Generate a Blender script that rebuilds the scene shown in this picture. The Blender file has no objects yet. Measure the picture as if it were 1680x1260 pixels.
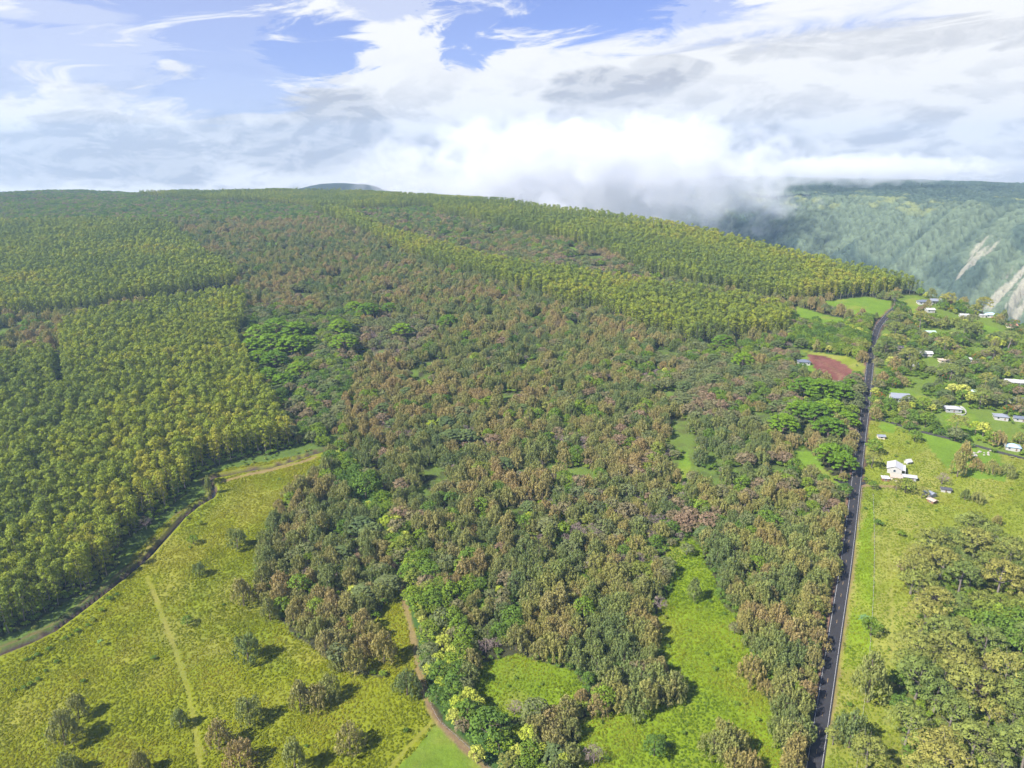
import bpy, math, random
import numpy as np

# ------------------------------------------------------------------ camera, sky, sun, exposure
SC = bpy.context.scene
COL = SC.collection
F_PX, CX, CY = 1165.0, 840.0, 630.0          # focal length / centre in photograph pixels
PITCH = math.radians(17.17)
CAM_H = 282.0
CP, SP = math.cos(PITCH), math.sin(PITCH)

cam_data = bpy.data.cameras.new('camera')
cam = bpy.data.objects.new('camera', cam_data)
COL.objects.link(cam)
cam.location = (0, 0, CAM_H)
cam.rotation_euler = (math.pi / 2 - PITCH, 0, 0)
cam_data.sensor_width = 36.0
cam_data.lens = 36.0 * F_PX / 1680.0
cam_data.clip_start = 1.0
cam_data.clip_end = 40000.0
SC.camera = cam

SUN_EL = math.radians(43.0)
LIGHT_AZ = math.radians(30.0)                 # light travels to +x and a little to +y
ldir = np.array([math.cos(LIGHT_AZ) * math.cos(SUN_EL), math.sin(LIGHT_AZ) * math.cos(SUN_EL), -math.sin(SUN_EL)])
sun_data = bpy.data.lights.new('sun', 'SUN')
sun_data.energy = 4.6
sun_data.angle = math.radians(0.8)
sun_data.color = (1.0, 0.95, 0.87)
sun = bpy.data.objects.new('sun', sun_data)
COL.objects.link(sun)
from mathutils import Vector
sun.rotation_euler = Vector(ldir).to_track_quat('-Z', 'Y').to_euler()
sun.location = (-400, -300, 900)

SC.view_settings.view_transform = 'Standard'
SC.view_settings.look = 'None'
SC.view_settings.exposure = 1.14
SC.view_settings.gamma = 1.0
SC.view_settings.use_curve_mapping = False
cy = SC.cycles
cy.use_denoising = True
cy.use_adaptive_sampling = True
cy.adaptive_threshold = 0.03
cy.max_bounces = 7
cy.diffuse_bounces = 2
cy.glossy_bounces = 1
cy.transmission_bounces = 2
cy.transparent_max_bounces = 4
cy.volume_bounces = 4
cy.sample_clamp_indirect = 4.0
cy.volume_max_steps = 128
HAZE = 0.000088

# ------------------------------------------------------------------ node helpers
class NT:
    def __init__(self, tree):
        self.t = tree
        tree.nodes.clear()
    def n(self, typ, **kw):
        nd = self.t.nodes.new(typ)
        for k, v in kw.items():
            if k.startswith('i_'):
                key = k[2:]
                nd.inputs[int(key) if key.isdigit() else key.replace('_', ' ')].default_value = v
            else:
                setattr(nd, k, v)
        return nd
    def l(self, a, b):
        self.t.links.new(a, b)
    def math(self, op, a, b=None, c=None, clamp=False):
        nd = self.t.nodes.new('ShaderNodeMath'); nd.operation = op; nd.use_clamp = clamp
        for i, v in enumerate((a, b, c)):
            if v is None: continue
            if isinstance(v, (int, float)): nd.inputs[i].default_value = v
            else: self.t.links.new(v, nd.inputs[i])
        return nd.outputs[0]
    def smooth(self, v, a, b):
        nd = self.t.nodes.new('ShaderNodeMapRange'); nd.interpolation_type = 'SMOOTHSTEP'
        self.t.links.new(v, nd.inputs['Value'])
        nd.inputs['From Min'].default_value = a; nd.inputs['From Max'].default_value = b
        return nd.outputs['Result']
    def mix(self, f, a, b, blend='MIX'):
        nd = self.t.nodes.new('ShaderNodeMix'); nd.data_type = 'RGBA'; nd.blend_type = blend
        for i, v in ((0, f), (6, a), (7, b)):
            if isinstance(v, (int, float)): nd.inputs[i].default_value = v
            elif isinstance(v, (tuple, list)): nd.inputs[i].default_value = (*v[:3], 1.0)
            else: self.t.links.new(v, nd.inputs[i])
        return nd.outputs[2]
    def ramp(self, f, stops):
        nd = self.t.nodes.new('ShaderNodeValToRGB')
        e = nd.color_ramp.elements
        while len(e) > 1: e.remove(e[-1])
        for i, (p, c) in enumerate(stops):
            el = e[0] if i == 0 else e.new(p)
            el.position = p; el.color = (*c, 1.0)
        if f is not None: self.t.links.new(f, nd.inputs[0])
        return nd.outputs[0]
    def noise(self, vec, scale, detail=4, rough=0.55, dist=0.0, dim='3D'):
        nd = self.n('ShaderNodeTexNoise', noise_dimensions=dim)
        nd.inputs['Scale'].default_value = scale; nd.inputs['Detail'].default_value = detail
        nd.inputs['Roughness'].default_value = rough; nd.inputs['Distortion'].default_value = dist
        if vec is not None: self.t.links.new(vec, nd.inputs['Vector'])
        return nd.outputs[0]
    def xyz(self, x, y, z):
        nd = self.t.nodes.new('ShaderNodeCombineXYZ')
        for i, v in enumerate((x, y, z)):
            if isinstance(v, (int, float)): nd.inputs[i].default_value = v
            else: self.t.links.new(v, nd.inputs[i])
        return nd.outputs[0]

# ------------------------------------------------------------------ world: sky with cloud
world = bpy.data.worlds.new('World')
SC.world = world
world.use_nodes = True
W = NT(world.node_tree)
sky = W.n('ShaderNodeTexSky', sky_type='NISHITA', sun_disc=False)
sky.sun_elevation = SUN_EL
sky.sun_rotation = math.atan2(-ldir[0], -ldir[1])
sky.air_density = 1.0; sky.dust_density = 0.4; sky.ozone_density = 2.5
tc = W.n('ShaderNodeTexCoord')
sp = W.n('ShaderNodeSeparateXYZ'); W.l(tc.outputs['Generated'], sp.inputs[0])
dx, dy, dz = sp.outputs
az = W.math('ARCTAN2', dx, dy)
# cloud layers seen low over the horizon: stretched sideways
def sky_dir(px, py):
    u = (px - CX) / F_PX; v = (CY - py) / F_PX
    d = np.array([u, CP + v * SP, -SP + v * CP]); d = d / np.linalg.norm(d)
    return math.atan2(d[0], d[1]), d[2]
def vec(sx, sz, off, shear=0.0, da=0.0, dd=0.0):
    a_ = W.math('ADD', W.math('MULTIPLY', az, sx), W.math('MULTIPLY', dz, shear))
    return W.xyz(W.math('ADD', a_, da), W.math('ADD', W.math('MULTIPLY', dz, sz), dd), off)
n_big = W.noise(vec(2.6, 9.0, 1.7), 1.0, 6, 0.55, 0.4)
n_bill = W.noise(vec(7.0, 17.0, 6.3), 1.0, 9, 0.60, 0.35)
n_bil2 = W.noise(vec(7.0, 17.0, 6.3, 0.0, -0.16, 0.26), 1.0, 9, 0.60, 0.35)
n_wisp = W.noise(vec(6.0, 27.0, 3.1, -10.0), 1.0, 8, 0.66, 1.1)
n_fine = W.noise(vec(16.0, 40.0, 8.8), 1.0, 8, 0.64, 0.6)
def blob(px, py, rx, ry, edge=1.2, amt=1.0, nz=None):
    a0, d0 = sky_dir(px, py)
    qa = W.math('DIVIDE', W.math('SUBTRACT', az, a0), rx / F_PX); qd = W.math('DIVIDE', W.math('SUBTRACT', dz, d0), ry / F_PX)
    q = W.math('ADD', W.math('MULTIPLY', qa, qa), W.math('MULTIPLY', qd, qd))
    f = W.math('ADD', W.math('SUBTRACT', 1.0, q), W.math('MULTIPLY', W.math('SUBTRACT', nz or n_bill, 0.5), 2 * edge * 2.2))
    return W.math('MULTIPLY', W.smooth(f, 0.0, 0.62), amt)
def union(lst):
    r = lst[0]
    for q in lst[1:]: r = W.math('MAXIMUM', r, q)
    return r
# open blue: overhead in general, and in the gaps of the cloud seen low down
openv = W.math('ADD', dz, W.math('MULTIPLY', W.math('SUBTRACT', n_big, 0.5), 0.30))
openv = W.math('ADD', openv, W.math('MULTIPLY', W.math('SUBTRACT', n_wisp, 0.5), 0.16))
blue = W.smooth(openv, 0.175, 0.27)
gaps = union([blob(180, 85, 320, 80, .9, .58, n_wisp), blob(520, 62, 95, 60, 1.0, .95, n_wisp), blob(370, 130, 130, 45, .9, .78, n_wisp), blob(300, 15, 280, 55, .9, .80, n_wisp), blob(770, 45, 75, 55, 1.0, .95, n_fine), blob(940, 12, 180, 66, .8, 1.0, n_wisp), blob(1080, 8, 150, 34, .7, .7, n_wisp), blob(640, 8, 90, 22, .8, .5, n_fine)])
blue = W.math('MAXIMUM', blue, gaps)
puff = union([blob(292, 112, 34, 12, .9, 1.0, n_bill), blob(150, 165, 60, 26, .6, .8, n_fine), blob(90, 20, 120, 14, .7, .35, n_wisp)])
blue = W.math('MULTIPLY', blue, W.math('SUBTRACT', 1.0, W.math('MULTIPLY', puff, .85)))
# grey bellies of the low bank; lit and shaded sides painted from offset noise
relief = W.smooth(W.math('SUBTRACT', n_bil2, n_bill), -0.03, 0.10)
n_fin2 = W.noise(vec(16.0, 40.0, 8.8, 0.0, -0.16, 0.30), 1.0, 8, 0.64, 0.6)
relief2 = W.smooth(W.math('SUBTRACT', n_fin2, n_fine), -0.12, 0.12)  # finer painted shading on the sides turned from the sun
low = W.smooth(dz, 0.16, 0.02)
grey = union([W.math('MULTIPLY', W.math('MULTIPLY', relief, low), .70), blob(560, 205, 95, 62, .7, .95), blob(470, 240, 90, 48, .7, .9), blob(240, 245, 210, 50, .7, 1.0), blob(150, 215, 90, 30, .9, .8, n_fine), blob(350, 215, 60, 34, .7, .8), blob(40, 255, 130, 44, .7, .85), blob(725, 250, 85, 40, .7, .75), blob(990, 150, 120, 36, .8, .85), blob(1090, 118, 60, 24, .8, .6), blob(1240, 262, 95, 60, .7, .8), blob(1100, 262, 90, 36, .8, .6), blob(1430, 70, 260, 26, .9, .5, n_wisp), blob(1560, 290, 200, 22, .8, .5, n_wisp)])
grey = W.math('MULTIPLY', grey, W.math('ADD', 0.62, W.math('MULTIPLY', relief2, 0.50)))
grey = W.math('MINIMUM', grey, 1.0)
ccol = W.mix(grey, (1.0, 1.0, 1.0), (0.54, 0.56, 0.62))
bg_s = W.n('ShaderNodeBackground', i_Strength=0.064)
skyc = W.mix(1.0, sky.outputs[0], (0.66, 0.68, 1.12), 'MULTIPLY')
W.l(skyc, bg_s.inputs[0])
bg_c = W.n('ShaderNodeBackground', i_Strength=0.462)
W.l(ccol, bg_c.inputs[0])
mx = W.n('ShaderNodeMixShader')
W.l(W.math('MULTIPLY', blue, 0.92), mx.inputs[0]); W.l(bg_c.outputs[0], mx.inputs[1]); W.l(bg_s.outputs[0], mx.inputs[2])
wo = W.n('ShaderNodeOutputWorld'); W.l(mx.outputs[0], wo.inputs[0])

# ------------------------------------------------------------------ terrain maths
RNG = np.random.default_rng(7)

def vnoise(x, y, seed=0):
    """smooth value noise, numpy, range 0..1"""
    xi = np.floor(x).astype(np.int64); yi = np.floor(y).astype(np.int64)
    fx = x - xi; fy = y - yi
    fx = fx * fx * (3 - 2 * fx); fy = fy * fy * (3 - 2 * fy)
    def h(a, b):
        n = (a * 374761393 + b * 668265263 + seed * 1274126177) & 0x7fffffff
        n = ((n ^ (n >> 13)) * 1274126177) & 0x7fffffff
        return ((n ^ (n >> 16)) & 0xffff) / 65535.0
    return (h(xi, yi) * (1 - fx) + h(xi + 1, yi) * fx) * (1 - fy) + (h(xi, yi + 1) * (1 - fx) + h(xi + 1, yi + 1) * fx) * fy

def fbm(x, y, seed=0, oct=4):
    s = 0.0; a = 0.5; t = 0.0
    for o in range(oct):
        s = s + a * vnoise(x * 2 ** o, y * 2 ** o, seed + o * 17); t += a; a *= 0.5
    return s / t

SLOPE = 0.10
def ground0(x, y):
    x = np.asarray(x, float); y = np.asarray(y, float)
    k = 0.1275 / 1000.0
    yy = np.clip(y, None, 1500.0)
    z = SLOPE * yy
    over = np.clip(y - 1500.0, 0, 1500.0)
    z = z + SLOPE * over - 0.5 * k * over ** 2
    far = np.clip(y - 3000.0, 0, None)
    z = z + far * (SLOPE - k * 1500.0) * 0.3
    z = z + (4.0 + 12.0 * np.clip((y - 1500.0) / 800.0, 0, 1)) * (fbm(x / 260.0 + 3.1, y / 260.0, 5, 3) - 0.5) * 2.0
    return z

def project(x, y, z):
    zz = np.asarray(z) - CAM_H
    d = np.asarray(y) * CP - zz * SP
    d = np.where(np.abs(d) < 1e-3, 1e-3, d)
    return CX + F_PX * np.asarray(x) / d, CY - F_PX * (np.asarray(y) * SP + zz * CP) / d, d

def P(px, py):
    """world point on the ground under a pixel of the photograph"""
    u = (px - CX) / F_PX; v = (CY - py) / F_PX
    d = np.array([u, CP + v * SP, -SP + v * CP])
    lo, hi = 50.0, 2700.0
    t = np.linspace(lo, hi, 900)
    g = CAM_H + d[2] * t - ground0(d[0] * t, d[1] * t)
    i = np.argmax(g < 0)
    if not (g < 0).any(): t0 = hi
    else:
        a, b = t[max(i - 1, 0)], t[i]
        for _ in range(30):
            m = 0.5 * (a + b)
            if CAM_H + d[2] * m - float(ground0(d[0] * m, d[1] * m)) < 0: b = m
            else: a = m
        t0 = b
    return np.array([d[0] * t0, d[1] * t0])

# valley rim (plan polyline, from the far left round to the near right)
RIM_PX = [(800, 334), (880, 346), (950, 357), (1060, 374), (1180, 398), (1300, 431), (1400, 455), (1480, 473), (1530, 487), (1600, 508), (1680, 535), (1800, 566)]
RIM = [P(*p) for p in RIM_PX]
d0 = RIM[0] - RIM[1]; d0 /= np.linalg.norm(d0)
RIM = [RIM[0] + d0 * 3500 + np.array([-900.0, 0]), RIM[0] + d0 * 500] + RIM + [RIM[-1] + np.array([700.0, -300.0])]
RIM = np.array(RIM)

def seg_dist(x, y, poly):
    """distance, side (+ = left of travel direction) and travelled length of the nearest point"""
    best = np.full(x.shape, 1e18); side = np.zeros(x.shape); run = np.zeros(x.shape); acc = 0.0
    for a, b in zip(poly[:-1], poly[1:]):
        d = b - a; L2 = d @ d; L = math.sqrt(L2)
        t = np.clip(((x - a[0]) * d[0] + (y - a[1]) * d[1]) / L2, 0, 1)
        qx = x - a[0] - t * d[0]; qy = y - a[1] - t * d[1]
        q = qx * qx + qy * qy
        m = q < best
        best = np.where(m, q, best)
        side = np.where(m, d[0] * (y - a[1]) - d[1] * (x - a[0]), side)
        run = np.where(m, acc + t * L, run)
        acc += L
    return np.sqrt(best), np.sign(side), run

def rim_signed(x, y):
    d, s, _ = seg_dist(x, y, RIM)
    return d * s          # + beyond the rim (over the valley)

DITCH_PX = [(-120, 1112), (0, 1072), (48, 1053), (90, 1032), (140, 995), (198, 950), (240, 915), (272, 880), (300, 848), (325, 828), (348, 815), (352, 803), (345, 793), (342, 785), (360, 780), (400, 772), (445, 766), (490, 752), (520, 742), (548, 735), (585, 720)]
DITCH = np.array([P(*p) for p in DITCH_PX])

def smoothstep(a, b, v):
    t = np.clip((v - a) / (b - a), 0, 1)
    return t * t * (3 - 2 * t)

def ground(x, y, full=True):
    x = np.asarray(x, float); y = np.asarray(y, float)
    z = ground0(x, y)
    if full:
        ds = rim_signed(x, y)
        z = z - 430.0 * (1 - np.exp(-np.clip(ds - 4, 0, None) / 190.0))
        near = (y < 800) & (x < 50)
        if near.any():
            dd = np.full(x.shape, 1e6); q, _, _ = seg_dist(x[near], y[near], DITCH); dd[near] = q
            z = z - 2.4 * (1 - smoothstep(.9, 2.1, dd)) + 0.5 * np.exp(-((dd - 3.6) / 1.2) ** 2)
    return z

def G1(x, y):
    return float(ground(np.array([x]), np.array([y]))[0])

# ------------------------------------------------------------------ land cover map (plan polygons)
NAMES = ['iron', 'euc', 'far', 'scrub', 'mix', 'mixg', 'olive', 'broad', 'past', 'brite', 'field', 'lawn', 'gum', 'village', 'dirt', 'path', 'none', 'verge', 'ravine', 'greyb', 'mow', 'bank']
ID = {n: i for i, n in enumerate(NAMES)}
REG = [
 ('far', [(-300, 280), (2000, 280), (2000, 352), (-300, 372)]),
 ('euc', [(230, 321), (430, 318), (560, 318), (760, 330), (800, 338), (560, 347), (430, 333), (300, 330)]),
 ('euc', [(-300, 385), (0, 378), (141, 374), (282, 378), (305, 402), (343, 432), (392, 460), (385, 470), (335, 480), (251, 494), (175, 504), (160, 514), (60, 522), (0, 524), (-300, 540)]),
 ('none', [(140, 520), (251, 496), (335, 482), (400, 470), (400, 486), (335, 496), (251, 509), (150, 534)]),
 ('euc', [(-300, 640), (0, 608), (95, 585), (110, 548), (150, 532), (250, 514), (330, 502), (402, 494), (410, 530), (388, 560), (408, 600), (428, 640), (454, 680), (470, 715), (489, 727), (444, 744), (369, 758), (329, 775), (302, 811), (258, 847), (205, 890), (190, 930), (170, 955), (115, 984), (67, 1016), (0, 1046), (-300, 1160)]),
 ('none', [(84, 575), (100, 570), (112, 655), (98, 660)]),
 ('lawn', [(55, 522), (90, 524), (84, 538), (58, 538)]),
 ('bank', [(-300, 1160), (0, 1046), (67, 1016), (115, 984), (170, 955), (190, 930), (205, 890), (258, 847), (302, 811), (329, 775), (369, 758), (444, 744), (489, 727), (540, 722), (548, 735), (490, 752), (400, 772), (345, 785), (352, 803), (300, 848), (240, 915), (198, 950), (140, 995), (48, 1053), (0, 1072), (-300, 1180)]),
 # the two plantation bands towards the valley
 ('euc', [(515, 351), (560, 350), (626, 385), (729, 418), (831, 445), (919, 457), (995, 470), (1110, 490), (1230, 507), (1276, 517), (1307, 530), (1300, 552), (1204, 557), (1135, 568), (1078, 549), (1052, 547), (995, 516), (919, 505), (881, 490), (824, 471), (729, 444), (671, 425), (576, 375)]),
 ('scrub', [(590, 352), (713, 355), (767, 366), (843, 385), (900, 396), (957, 408), (1000, 424), (1066, 456), (1140, 472), (1150, 486), (1110, 488), (995, 468), (919, 455), (831, 443), (729, 416), (640, 388)]),
 ('euc', [(700, 320), (800, 300), (1700, 300), (1700, 482), (1520, 484), (1478, 484), (1421, 490), (1345, 492), (1299, 500), (1192, 482), (1139, 471), (1066, 455), (1000, 420), (957, 405), (900, 393), (843, 382), (767, 363), (713, 353)]),
 ('lawn', [(925, 406), (940, 405), (952, 416), (938, 418)]),
 # middle
 ('ravine', [(400, 520), (430, 505), (520, 515), (590, 520), (600, 585), (575, 640), (560, 700), (530, 735), (500, 725), (478, 700), (460, 660), (430, 625), (405, 590), (398, 560)]),
 ('greyb', [(575, 545), (620, 525), (700, 525), (720, 550), (690, 580), (620, 590)]),
 ('lawn', [(508, 545), (530, 540), (540, 550), (520, 560)]),
 ('lawn', [(806, 542), (834, 540), (832, 556), (808, 556)]),
 ('lawn', [(826, 606), (848, 598), (880, 590), (905, 596), (860, 608), (832, 616)]),
 ('lawn', [(428, 396), (456, 398), (454, 410), (432, 406)]),
 ('lawn', [(535, 455), (560, 456), (555, 462), (537, 461)]),
 ('lawn', [(820, 488), (835, 488), (832, 498), (822, 498)]),
 ('mix', [(880, 720), (1000, 690), (1130, 690), (1150, 780), (1160, 880), (1085, 905), (1070, 1000), (1000, 960), (900, 880)]),
 ('scrub', [(1000, 600), (1080, 570), (1140, 575), (1300, 558), (1420, 600), (1410, 690), (1300, 720), (1150, 700)]),
 ('mixg', [(1150, 720), (1290, 735), (1350, 790), (1392, 815), (1388, 880), (1260, 880), (1165, 890), (1140, 860)]),
 ('olive', [(860, 960), (1000, 950), (1075, 1000), (1085, 1090), (1010, 1120), (950, 1112), (900, 1080), (850, 1040)]),
 ('olive', [(1160, 885), (1260, 872), (1387, 855), (1378, 960), (1345, 1150), (1322, 1290), (1255, 1290), (1250, 1140), (1222, 1045), (1180, 980)]),
 # clearings
 ('brite', [(1098, 900), (1130, 880), (1150, 900), (1180, 980), (1222, 1045), (1245, 1130), (1280, 1180), (1290, 1300), (940, 1300), (950, 1180), (1010, 1165), (1110, 1150), (1095, 1090), (1062, 1020), (1082, 1000), (1096, 960), (1090, 925)]),
 ('brite', [(768, 1130), (785, 1088), (850, 1072), (935, 1098), (960, 1125), (930, 1175), (820, 1178), (785, 1160)]),
 ('lawn', [(1110, 760), (1125, 740), (1135, 760), (1130, 800), (1110, 800)]),
 # left pasture
 ('past', [(-300, 1170), (0, 1068), (48, 1050), (140, 992), (198, 947), (225, 900), (262, 865), (300, 835), (340, 812), (335, 780), (370, 768), (490, 748), (520, 740), (550, 737), (520, 775), (495, 800), (450, 838), (432, 900), (422, 980), (480, 1040), (560, 1100), (660, 1120), (690, 1140), (712, 1182), (800, 1290), (-300, 1330)]),
 ('iron', [(500, 800), (520, 780), (560, 785), (600, 830), (630, 900), (642, 950), (630, 1000), (598, 1032), (556, 1015), (508, 990), (470, 975), (432, 975), (432, 900), (452, 842)]),
 ('past', [(636, 985), (642, 945), (662, 940), (676, 1000), (692, 1080), (708, 1150), (690, 1150), (650, 1120), (600, 1100), (600, 1034)]),
 ('mow', [(715, 1188), (735, 1200), (800, 1270), (820, 1300), (620, 1300), (650, 1262)]),
 ('broad', [(535, 760), (560, 750), (620, 800), (655, 860), (690, 910), (720, 960), (760, 1010), (770, 1060), (762, 1120), (800, 1195), (880, 1235), (930, 1300), (830, 1300), (745, 1200), (708, 1150), (690, 1080), (672, 1000), (660, 940), (640, 900), (600, 840), (560, 800)]),
 # right of the road
 ('field', [(1405, 820), (1420, 790), (1425, 690), (1900, 760), (1900, 1400), (1340, 1400), (1345, 1250), (1380, 1010)]),
 ('verge', [(1398, 1000), (1412, 870), (1432, 815), (1434, 1000), (1430, 1100), (1380, 1100)]),
 ('village', [(1470, 484), (1530, 484), (1900, 560), (1900, 700), (1680, 752), (1560, 728), (1435, 690), (1425, 640), (1440, 560), (1462, 512)]),
 ('lawn', [(1500, 705), (1565, 725), (1640, 745), (1655, 790), (1560, 780), (1530, 740)]),
 ('lawn', [(1440, 690), (1470, 700), (1465, 712), (1445, 706)]),
 ('field', [(1455, 730), (1500, 735), (1530, 755), (1520, 770), (1480, 755), (1450, 745)]),
 ('lawn', [(1545, 675), (1560, 680), (1590, 665), (1620, 720), (1590, 722), (1552, 705)]),
 ('lawn', [(1452, 632), (1475, 640), (1540, 655), (1545, 668), (1500, 665), (1482, 660), (1455, 645)]),
 ('lawn', [(1590, 525), (1640, 540), (1645, 552), (1600, 540)]),
 ('lawn', [(1480, 563), (1498, 562), (1500, 572), (1482, 574)]),
 ('lawn', [(1472, 496), (1500, 487), (1512, 492), (1502, 512), (1480, 514)]),
 ('gum', [(1488, 960), (1505, 900), (1540, 880), (1610, 880), (1690, 960), (1900, 1000), (1900, 1400), (1490, 1400), (1478, 1230), (1462, 1120), (1492, 1070), (1510, 1010)]),
 ('broad', [(1560, 1020), (1600, 985), (1700, 1000), (1900, 1010), (1900, 1090), (1640, 1075), (1580, 1050)]),
 # bend and fields by the ridge
 ('broad', [(1295, 520), (1390, 530), (1430, 520), (1440, 545), (1428, 590), (1395, 600), (1345, 575), (1290, 565)]),
 ('lawn', [(1294, 508), (1310, 502), (1345, 514), (1392, 524), (1388, 537), (1340, 536), (1300, 528)]),
 ('lawn', [(1348, 494), (1420, 486), (1462, 494), (1458, 512), (1440, 522), (1400, 520), (1360, 509)]),
 ('field', [(1305, 572), (1345, 578), (1395, 585), (1422, 600), (1415, 612), (1390, 605), (1345, 585)]),
 ('field', [(1268, 574), (1300, 570), (1308, 582), (1280, 588)]),
 ('lawn', [(1304, 588), (1326, 583), (1345, 600), (1348, 625), (1325, 616), (1300, 606)]),
 ('dirt', [(1324, 582), (1342, 581), (1372, 590), (1398, 607), (1398, 622), (1394, 634), (1350, 635), (1342, 616), (1336, 600), (1326, 590)]),
 ('field', [(1405, 615), (1412, 615), (1416, 650), (1412, 690), (1406, 660)]),
 ('lawn', [(1290, 742), (1325, 738), (1345, 756), (1368, 785), (1398, 806), (1394, 820), (1372, 806), (1335, 782), (1300, 765)]),
 ('lawn', [(1306, 700), (1325, 702), (1322, 735), (1310, 738)]),
 ('lawn', [(1390, 800), (1394, 790), (1398, 800), (1392, 830)]),
]
RX0, RX1, RY0, RY1 = -300, 2000, 280, 1400
def inside(xs, ys, poly):
    r = np.zeros(xs.shape, bool)
    n = len(poly)
    for i in range(n):
        x1, y1 = poly[i]; x2, y2 = poly[(i + 1) % n]
        if y1 == y2: continue
        c = ((y1 > ys) != (y2 > ys)) & (xs < (x2 - x1) * (ys - y1) / (y2 - y1) + x1)
        r ^= c
    return r
RMAP = np.full((RY1 - RY0, RX1 - RX0), ID['iron'], np.uint8)
for nm, poly in REG:
    bx0 = max(int(min(p[0] for p in poly)), RX0); bx1 = min(int(max(p[0] for p in poly)) + 1, RX1)
    by0 = max(int(min(p[1] for p in poly)), RY0); by1 = min(int(max(p[1] for p in poly)) + 1, RY1)
    if bx1 <= bx0 or by1 <= by0: continue
    ys, xs = np.mgrid[by0:by1, bx0:bx1]
    m = inside(xs.astype(float), ys.astype(float), poly)
    RMAP[by0 - RY0:by1 - RY0, bx0 - RX0:bx1 - RX0][m] = ID[nm]

def region(x, y, jitter=0.0):
    z = ground0(x, y)
    px, py, d = project(x, y, z)
    if jitter:
        px = px + jitter * 2 * (fbm(x / 9.0, y / 9.0, 41, 3) - 0.5) * 500.0 / np.clip(d, 200, None) * 2
        py = py + jitter * 2 * (fbm(x / 9.0 + 40, y / 9.0, 42, 3) - 0.5) * 500.0 / np.clip(d, 200, None)
    ix = np.clip(px, RX0, RX1 - 1).astype(int) - RX0
    iy = np.clip(py, RY0, RY1 - 1).astype(int) - RY0
    return RMAP[iy, ix]

# ------------------------------------------------------------------ plan polylines
def poly_world(pts): return np.array([P(*p) for p in pts])
ROAD_PX = [(1322, 1345), (1337, 1252), (1375, 1006), (1387, 932), (1395, 871), (1403.5, 799), (1413, 720), (1418, 686), (1422, 650), (1428.5, 588), (1433.5, 556), (1440, 537), (1450, 524), (1462, 511), (1475, 501)]
ROAD = poly_world(ROAD_PX)
def resample(poly, step, smooth=3):
    for _ in range(smooth):
        q = [poly[0]]
        for a, b in zip(poly[:-1], poly[1:]):
            q += [0.75 * a + 0.25 * b, 0.25 * a + 0.75 * b]
        q.append(poly[-1]); poly = np.array(q)
    s = np.concatenate([[0], np.cumsum(np.linalg.norm(np.diff(poly, axis=0), axis=1))])
    t = np.arange(0, s[-1], step)
    return np.stack([np.interp(t, s, poly[:, 0]), np.interp(t, s, poly[:, 1])], 1)
ROADC = resample(ROAD, 4.0)
TRACKS = [(poly_world([(1346, 630), (1341, 612), (1354, 604), (1373, 611), (1382, 621), (1366, 629), (1350, 628)]), 1.1, 'soil'), (poly_world([(1398, 626), (1385, 618), (1362, 600), (1340, 590), (1326, 588)]), 1.0, 'path'),
          (poly_world([(242, 948), (262, 1000), (285, 1060), (308, 1130), (320, 1190), (332, 1290)]), 1.5, 'path'),
          (poly_world([(655, 930), (662, 980), (682, 1060), (690, 1120), (712, 1182), (745, 1210), (800, 1262), (830, 1300)]), 1.9, 'soil'),
          (poly_world([(712, 1182), (660, 1235), (620, 1290)]), 1.4, 'path'),
          (poly_world([(1458, 900), (1463, 960), (1464, 1060), (1466, 1110), (1455, 1190)]), 0.6, 'path'),
          (poly_world([(365, 790), (400, 780), (450, 770), (500, 757), (525, 747)]), 2.4, 'soil'),
          (poly_world([(1416, 795), (1432, 799), (1452, 797), (1480, 800)]), 2.2, 'soil'),
          (poly_world([(1520, 800), (1560, 812), (1620, 826), (1690, 850)]), 1.0, 'path')]

# ------------------------------------------------------------------ mesh helper
def mesh_from(name, verts, quads=None, tris=None, attrs=None, smooth=False, mat_idx=None):
    me = bpy.data.meshes.new(name)
    verts = np.asarray(verts, np.float32)
    nq = 0 if quads is None else len(quads); nt = 0 if tris is None else len(tris)
    me.vertices.add(len(verts)); me.vertices.foreach_set('co', verts.ravel())
    loops = []
    if nq: loops.append(np.asarray(quads, np.int32).ravel())
    if nt: loops.append(np.asarray(tris, np.int32).ravel())
    loops = np.concatenate(loops) if loops else np.zeros(0, np.int32)
    me.loops.add(len(loops)); me.loops.foreach_set('vertex_index', loops)
    me.polygons.add(nq + nt)
    starts = np.concatenate([np.arange(nq) * 4, nq * 4 + np.arange(nt) * 3]).astype(np.int32)
    me.polygons.foreach_set('loop_start', starts)
    if mat_idx is not None: me.polygons.foreach_set('material_index', np.asarray(mat_idx, np.int32))
    me.polygons.foreach_set('use_smooth', np.full(nq + nt, smooth, bool))
    for nm, (typ, dom, data) in (attrs or {}).items():
        at = me.attributes.new(nm, typ, dom)
        at.data.foreach_set('color' if typ == 'FLOAT_COLOR' else 'value', np.asarray(data, np.float32).ravel())
    me.update(calc_edges=True)
    return me

def link(name, me, mats=(), parent=None, loc=None):
    o = bpy.data.objects.new(name, me)
    COL.objects.link(o)
    if me is not None:
        for m in mats:
            if m.name not in [q.name for q in me.materials if q]: me.materials.append(m)
    if parent is not None: o.parent = parent
    if loc is not None: o.location = loc
    return o

def tag(o, label=None, cat=None, group=None, kind=None):
    if label: o['label'] = label
    if cat: o['category'] = cat
    if group: o['group'] = group
    if kind: o['kind'] = kind
    return o

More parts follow.
